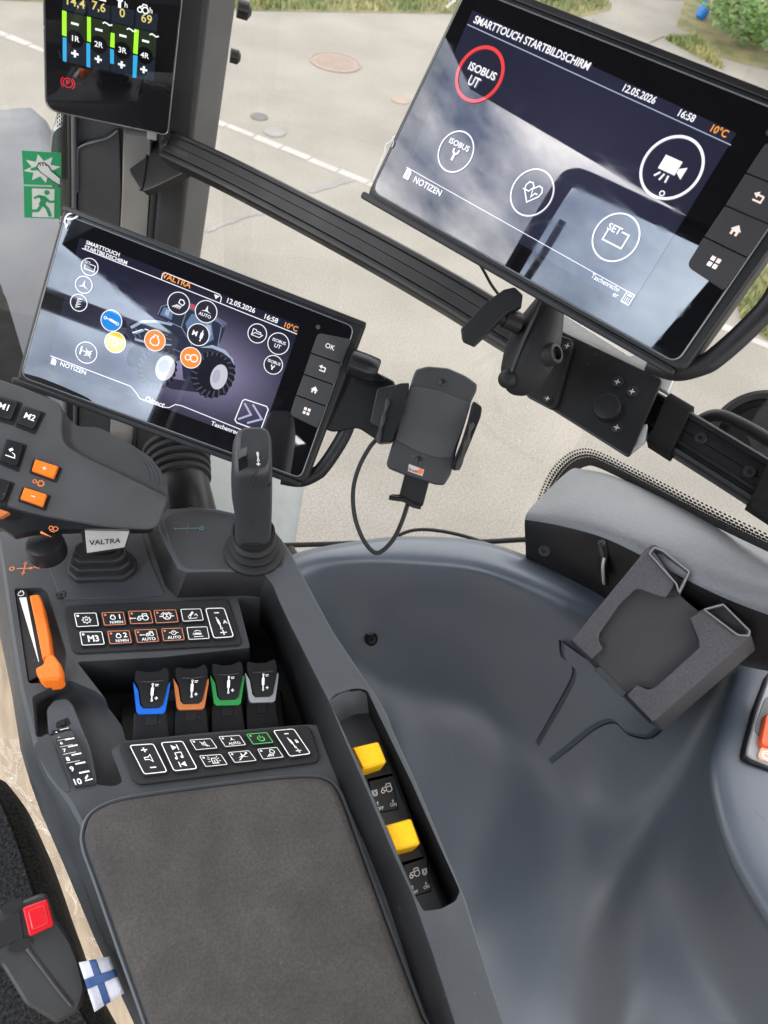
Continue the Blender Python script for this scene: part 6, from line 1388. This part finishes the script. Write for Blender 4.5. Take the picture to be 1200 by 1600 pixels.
# ------------------------------------------------------------------ phone tray on the panel
def tray():
    F = fr_face((1025, 1000), .675, .25, (1, 0), mix=(-.1, 0, 0))
    root = thing('storage_tray', 'grained grey tray insert with two raised pockets on the side panel', 'tray', F)
    base = [(893, 1003), (1010, 857), (1022, 850), (1078, 893), (1076, 905), (1062, 930), (1090, 955), (1131, 943), (1172, 985), (1174, 996), (1022, 1128), (1010, 1120)]
    g = G(); g.slab(rnd(F.ps(base, .004), .002, 3), -.026, .006, .0015, 2, bottom=rnd(F.ps([(a+(14 if a+b > 2090 else 0), b+(16 if a+b > 2090 else 0)) for a, b in base], .004), .002, 3)); g.build('base', TRAY2, root)
    floor = [(936, 1040), (926, 1018), (936, 995), (962, 950), (975, 930), (998, 922), (1040, 934), (1060, 930), (1092, 955), (1080, 972), (1094, 1012), (1062, 1044), (1022, 1078), (996, 1072), (978, 1084)]
    g = G(); g.slab(rnd(F.ps(floor, .0066), .002, 3), .005, .0066, .0004, 1); g.build('rubber_mat', plastic('tray mat', (.030, .030, .033), .65, bump=.3), root)
    leftp = [(893, 1001), (960, 918), (1010, 860), (1018, 856), (1052, 905), (1055, 912), (1040, 934), (1030, 932), (1000, 921), (992, 921), (966, 946), (936, 990), (935, 1000), (942, 1013), (924, 1030)]
    g = G(); g.slab(rnd(F.ps(leftp, .015), .0015, 3), .0, .015, .0016, 3); g.build('left_ridge', TRAY, root)
    rightp = [(1080, 970), (1078, 966), (1098, 952), (1150, 994), (1173, 994), (1020, 1128), (980, 1086), (995, 1070), (1012, 1078), (1024, 1074), (1062, 1040), (1093, 1012), (1092, 1000)]
    g = G(); g.slab(rnd(F.ps(rightp, .015), .0015, 3), .0, .015, .0016, 3); g.build('right_ridge', TRAY, root)
    def pocket(out, inn):
        P, Q = rnd(F.ps(out, .016), .0012, 3), rnd(F.ps(inn, .016), .0012, 3)
        g = G(); A = [(p.x, p.y, .016) for p in P]; B = [(p.x, p.y, .016) for p in Q]; C = [(p.x*.97+Q[0].x*.03, p.y*.97+Q[0].y*.03, -.004) for p in Q]; D = [(p.x, p.y, -.004) for p in P]
        g.loft([D, A, B, C], False, True); g.build('pocket', TRAY, root)
        g = G(); R = [((a.x+b.x)/2, (a.y+b.y)/2, .0163) for a, b in zip(P, Q)]; g.tube(R+[R[0]], .0008, 5); g.build('pocket_edge', plastic('pale tray edge', (.16, .16, .165), .5), root)
    pocket([(1012, 864), (1021, 853), (1034, 857), (1080, 893), (1062, 930), (1058, 914)], [(1017, 866), (1023, 858), (1034, 862), (1074, 894), (1060, 922), (1055, 910)])
    pocket([(1097, 952), (1130, 942), (1174, 986), (1172, 996), (1152, 995)], [(1103, 953), (1130, 947), (1169, 986), (1167, 991), (1153, 990)])
    P = F.ps([(890, 1003), (897, 998), (1024, 1126), (1016, 1132)], .006); g = G(); g.slab(rnd(P, .001, 3), -.02, .006, .001, 2); g.build('front_lip', BLACK2, root)
    P = F.ps([(928, 1046), (938, 1040), (980, 1082), (972, 1090)], .008); g = G(); g.slab(rnd(P, .001, 3), .0, .008, .001, 2); g.build('front_step', TRAY2, root)
    # flat tongue running down into the bowl, following the moulding
    def hit(px, py, up):
        r = ray(px, py).normalized(); h = PBVH.ray_cast(EYE, r); return F.l(h[0]-r*up) if h[0] else F.l(onz(px, py, 2.5))
    LT = cr_open([(882, 1006), (884, 1030), (899, 1045), (899, 1064), (884, 1094), (862, 1132), (842, 1166)], 5); RT = cr_open([(1040, 1118), (1012, 1146), (978, 1141), (955, 1123), (925, 1132), (884, 1164), (856, 1186)], 5)
    rows = []; gl, gr_ = [], []
    for (a, b) in zip(LT, RT):
        n = 14; w = (b-a).normalized(); row = [hit(a.x-w.x*8, a.y-w.y*8, -.001)]
        for k in range(n+1):
            q = a*(1-k/n)+b*(k/n); row.append(hit(q.x, q.y, .008))
        row.append(hit(b.x+w.x*9, b.y+w.y*9, -.001)); rows.append(row); gl.append(hit(a.x-w.x*8.5, a.y-w.y*8.5, .0004)); gr_.append(hit(b.x+w.x*9.5, b.y+w.y*9.5, .0004))
    g = G(); g.grid(rows); g.build('tongue', PANEL, root, angle=22)
    for e in (gl, gr_):  # thin black tubes stand in for the shadow in the gap
        g = G(); g.tube(e, [.0013*(1-.75*k/len(e)) for k in range(len(e))], 6); g.build('gap_shadow', BLACK, root)
tray()
# ------------------------------------------------------------------ padded sill under the side window
def bolster():
    o = U(960, 850, .75); root = thing('padded_sill', 'grey leatherette padded sill below the dotted window edge', 'sill', loc=o)
    S = [[(824, 905, .80), (822, 886, .79), (821, 850, .777), (820, 812, .768), (828, 795, .772), (846, 776, .785), (870, 752, .815), (893, 733, .85), (905, 733, .88), (918, 742, .91)],
         [(884, 920, .775), (884, 905, .77), (880, 862, .753), (878, 822, .742), (886, 800, .745), (905, 776, .76), (926, 757, .785), (946, 742, .82), (955, 743, .85), (965, 748, .88)],
         [(965, 950, .75), (965, 935, .745), (960, 885, .725), (957, 846, .712), (966, 823, .715), (982, 803, .73), (1002, 785, .755), (1022, 772, .79), (1030, 774, .82), (1038, 778, .85)],
         [(1090, 1010, .71), (1090, 990, .705), (1087, 945, .682), (1085, 912, .667), (1091, 886, .668), (1100, 862, .678), (1112, 838, .70), (1125, 819, .735), (1132, 820, .765), (1140, 825, .79)],
         [(1160, 1040, .69), (1160, 1020, .685), (1158, 975, .658), (1158, 945, .642), (1160, 920, .642), (1166, 895, .65), (1174, 872, .67), (1183, 850, .705), (1190, 851, .735), (1198, 856, .76)],
         [(1270, 1060, .66), (1270, 1045, .655), (1270, 1010, .625), (1270, 985, .608), (1270, 960, .605), (1272, 935, .61), (1276, 912, .63), (1282, 888, .665), (1290, 890, .695), (1296, 894, .72)]]
    rows = [cr_open([U(*p)-o for p in s], 5) for s in S]; cols = [cr_open(list(c), 7) for c in zip(*rows)]
    kf = 15; g = G(); g.grid([list(c) for c in cols[kf:]]); L0 = [c[0] for c in cols]; b = len(g.v); g.v += [tuple(p) for p in L0]; g.f.append(tuple(range(b, b+len(L0)))); g.build('padding', LEATHER, root, angle=70)
    g = G(); g.grid([list(c) for c in cols[:kf+1]]); g.build('front_panel', BLACK, root, angle=70)
    def at(px, py, d): return U(px, py, d)-o
    q = at(851, 860, .762); d = (EYE-U(851, 860, .77)).normalized()
    g = G(); g.lathe([(.0062, -.004), (.0062, .0008), (.005, .0012), (.0022, .0006), (.002, -.0005), (.0002, -.0005)], q, d, n=20); g.build('screw', SCREW, root)
    q = at(940, 848, .716); g = G(); g.lathe([(.0038, -.004), (.0038, .001), (.0025, .0016), (.0002, .001)], q, d, n=18); g.build('screw', SCREW, root)
    P = [at(944, 872, .714), at(942, 885, .716), at(943, 905, .722), at(944, 912, .728)]; g = G(); g.tube(cr_open(P, 4), .0016, 8); g.build('latch_wire', STEEL, root)
    A = [at(934, 850, .720), at(948, 850, .716), at(952, 915, .730), at(934, 912, .735)]; g = G(); g.add(A, [(0, 1, 2, 3)]); g.build('latch_slot', BLACK, root, thick=.002)
bolster()
# ------------------------------------------------------------------ switch plate at the right edge
def switchplate():
    F = Fr(onz(1200, 1130, 2.612), (.9, -.43, 0), (.43, .9, 0))
    root = thing('switch_plate', 'pale grey switch plate with large orange key cut off by the right edge', 'switch', F)
    P = F.ps([(1210, 1042), (1198, 1056), (1180, 1105), (1164, 1168), (1163, 1180), (1172, 1188), (1215, 1206), (1290, 1220), (1290, 1040)], .003); g = G(); g.slab(rnd(P, .003, 4), -.012, .0015, .002, 2); g.build('gasket', BLACK, root)
    P = F.ps([(1212, 1048), (1201, 1060), (1184, 1107), (1168, 1168), (1167, 1178), (1174, 1184), (1215, 1201), (1290, 1214), (1290, 1046)], .004); g = G(); g.slab(rnd(P, .003, 4), -.008, .004, .0015, 3); g.build('plate', plastic('pale switch plate', (.26, .265, .28), .45), root)
    P = F.ps([(1210, 1085), (1196, 1090), (1182, 1128), (1180, 1142), (1186, 1150), (1210, 1155), (1280, 1165), (1280, 1085)], .005); g = G(); g.slab(rnd(P, .004, 5), 0, .0046, .0003, 1); g.build('recess', plastic('grey switch recess', (.09, .09, .092), .4), root)
    P = F.ps([(1202, 1112), (1197, 1118), (1189, 1158), (1192, 1164), (1260, 1176), (1260, 1110)], .010); g = G(); g.slab(rnd(P, .002, 4), 0, .010, .002, 3); g.build('orange_key', plastic('vermilion plastic', (.68, .09, .02), .4, bump=.1), root)
    P = F.ps([(1189, 1167), (1184, 1180), (1187, 1186), (1260, 1204), (1260, 1180)], .006); g = G(); g.slab(rnd(P, .001, 3), 0, .006, .001, 2); k = g.build('small_key', plastic('peach print key', (.62, .36, .25), .45), root)
    c = F.p(1197, 1181, .0063); i = Ink(lambda u, v: c+Vector((u, v, 0))); i.ring(0, 0, .0026, .0008, a0=40, a1=320); i.ring(.001, 0, .0045, .0007, a0=60, a1=300); i.build('symbol', WHITE, k)
switchplate()

# ------------------------------------------------------------------ seat, buckle, flag tag, floor
def seat():
    F = Fr(onz(20, 1450, 2.50), (1, 0, 0), (0, 1, 0))
    root = thing('seat', 'black woven seat cushion edge at the lower left', 'seat', F)
    P = F.ps([(-250, 1150), (-40, 1190), (8, 1218), (38, 1272), (60, 1330), (80, 1390), (98, 1440), (118, 1500), (150, 1560), (190, 1640), (220, 1760), (-250, 1800)]); P = ccw([p[:2] for p in cr_closed([Vector(p[:2]) for p in P], 4)])
    g = G(); g.loft([[(p[0], p[1], z) for p in inset(P, d)] for d, z in ((.004, -.12), (0, -.06), (0, -.03), (.004, -.015), (.012, -.004), (.026, .003), (.05, .008))]); g.build('cushion', FABRIC, root, angle=60)
    rib = [p for p in inset(P, .016)]; g = G(); R = [Vector((p[0], p[1], .0005)) for p in rib]; g.tube(R+[R[0]], .0022, 6); g.build('seam', FABRIC, root)
seat()
def buckle():
    F = fr_face((60, 1480), .475, .0, (1, -.35))
    root = thing('belt_buckle', 'charcoal seat belt buckle with red release button', 'buckle', F)
    BK = plastic('buckle plastic', (.03, .031, .032), .45)
    body = [(-60, 1448), (0, 1421), (62, 1396), (72, 1396), (80, 1412), (87, 1433), (100, 1452), (112, 1470), (126, 1504), (135, 1545), (124, 1580), (90, 1600), (40, 1570), (0, 1505), (-60, 1525)]
    g = G(); g.slab(rnd(F.ps(body), .003, 4), -.022, 0, .003, 4); g.build('shell', BK, root)
    ridge = [F.p(a, b, .0006) for a, b in ((42, 1482), (62, 1508), (90, 1545), (112, 1572))]; g = G(); g.tube(cr_open(ridge, 5), .0012, 6); g.build('ridge', BK, root)
    g = G(); g.slab(rnd(F.ps([(-60, 1462), (0, 1438), (31, 1422), (38, 1466), (0, 1482), (-60, 1508)], .001), .002, 3), -.004, .001, .0005, 1); g.build('tongue_slot', BLKI, root)
    for a, b in ((19, 1416), (32, 1477)):
        q = F.p(a, b, .001); g = G(); pr = [(.0036, 0), (.0036, .0004), (.0003, .0004)]; g.lathe(pr, q, (0, 0, 1), n=20, sx=1.9, xa=(1, .05, 0)); g.build('oval_hole', BLKI, root)
    P = F.ps([(35, 1418), (74, 1404), (85, 1446), (46, 1464)], .004); c = sum(P, Vector())/4
    g = G(); g.slab(rnd(P, .0014, 3), -.002, .0035, .0016, 3); b = g.build('red_button', RED, root)
    g = G(); g.slab(rnd([c+(p-c)*.72 for p in P], .002, 3), .003, .0042, .001, 3); g.build('button_face', RED, b)
buckle()
def flag():
    F = fr_face((158, 1538), .47, .05, (1, -.28))
    root = thing('flag_tag', 'small cloth tag with blue cross on white, beside the belt buckle', 'tag', F)
    q = [F.p(a, b) for a, b in ((123, 1504), (172, 1494), (194, 1552), (148, 1581))]; m, a = quadmap(q, 0)
    def cloth(name, u0, u1, v0, v1, mat, lift, nseg=8):
        rows = []
        for j in range(nseg+1):
            r = []
            for i in range(nseg+1):
                u, v = u0+(u1-u0)*i/nseg, v0+(v1-v0)*j/nseg; p = m(u*a, v); r.append(p+Vector((0, 0, .0012*math.sin(2.2*u+1.6*v)+lift)))
            rows.append(r)
        g = G(); g.grid(rows); g.build(name, mat, root, thick=.0005, angle=60)
    W_ = plastic('white cloth', (.52, .53, .60), .8, grain=900, bump=.5, dust=0); B_ = plastic('blue cloth', (.035, .075, .20), .8, grain=900, bump=.5, dust=0)
    cloth('white_cloth', -1, 1, -1, 1, W_, 0); cloth('cross_upright', -.36, .06, -1.0, 1.0, B_, .0005); cloth('cross_bar', -1.0, 1.0, -.10, .30, B_, .0008)
flag()
zf = 1.95
o = zquad('floor', [onz(a, b, zf)[:2] for a, b in ((-300, 780), (20, 830), (300, 1000), (900, 1500), (900, 2200), (-300, 2200))], zf, WOOD)
def foil():
    o = onz(90, 1330, 2.02); rows = []
    for j in range(22):
        r = []
        for i in range(12):
            p = onz(-10+i*20+j*5, 1150+j*18, 2.02)-o; r.append(Vector((p.x, p.y, .05*pnoise(Vector((i*.45, j*.4, 1)))+.02*pnoise(Vector((i*1.2, j*1.1, 5))))))
        rows.append(r)
    rows = [cr_open(list(c), 4) for c in zip(*[cr_open(r, 4) for r in rows])]
    g = G(); g.grid(rows); ob = g.build('protective_foil', FOIL, None, angle=80); ob.location = o; tag(ob, 'crumpled clear foil on the beige floor left of the armrest', 'foil')
foil()
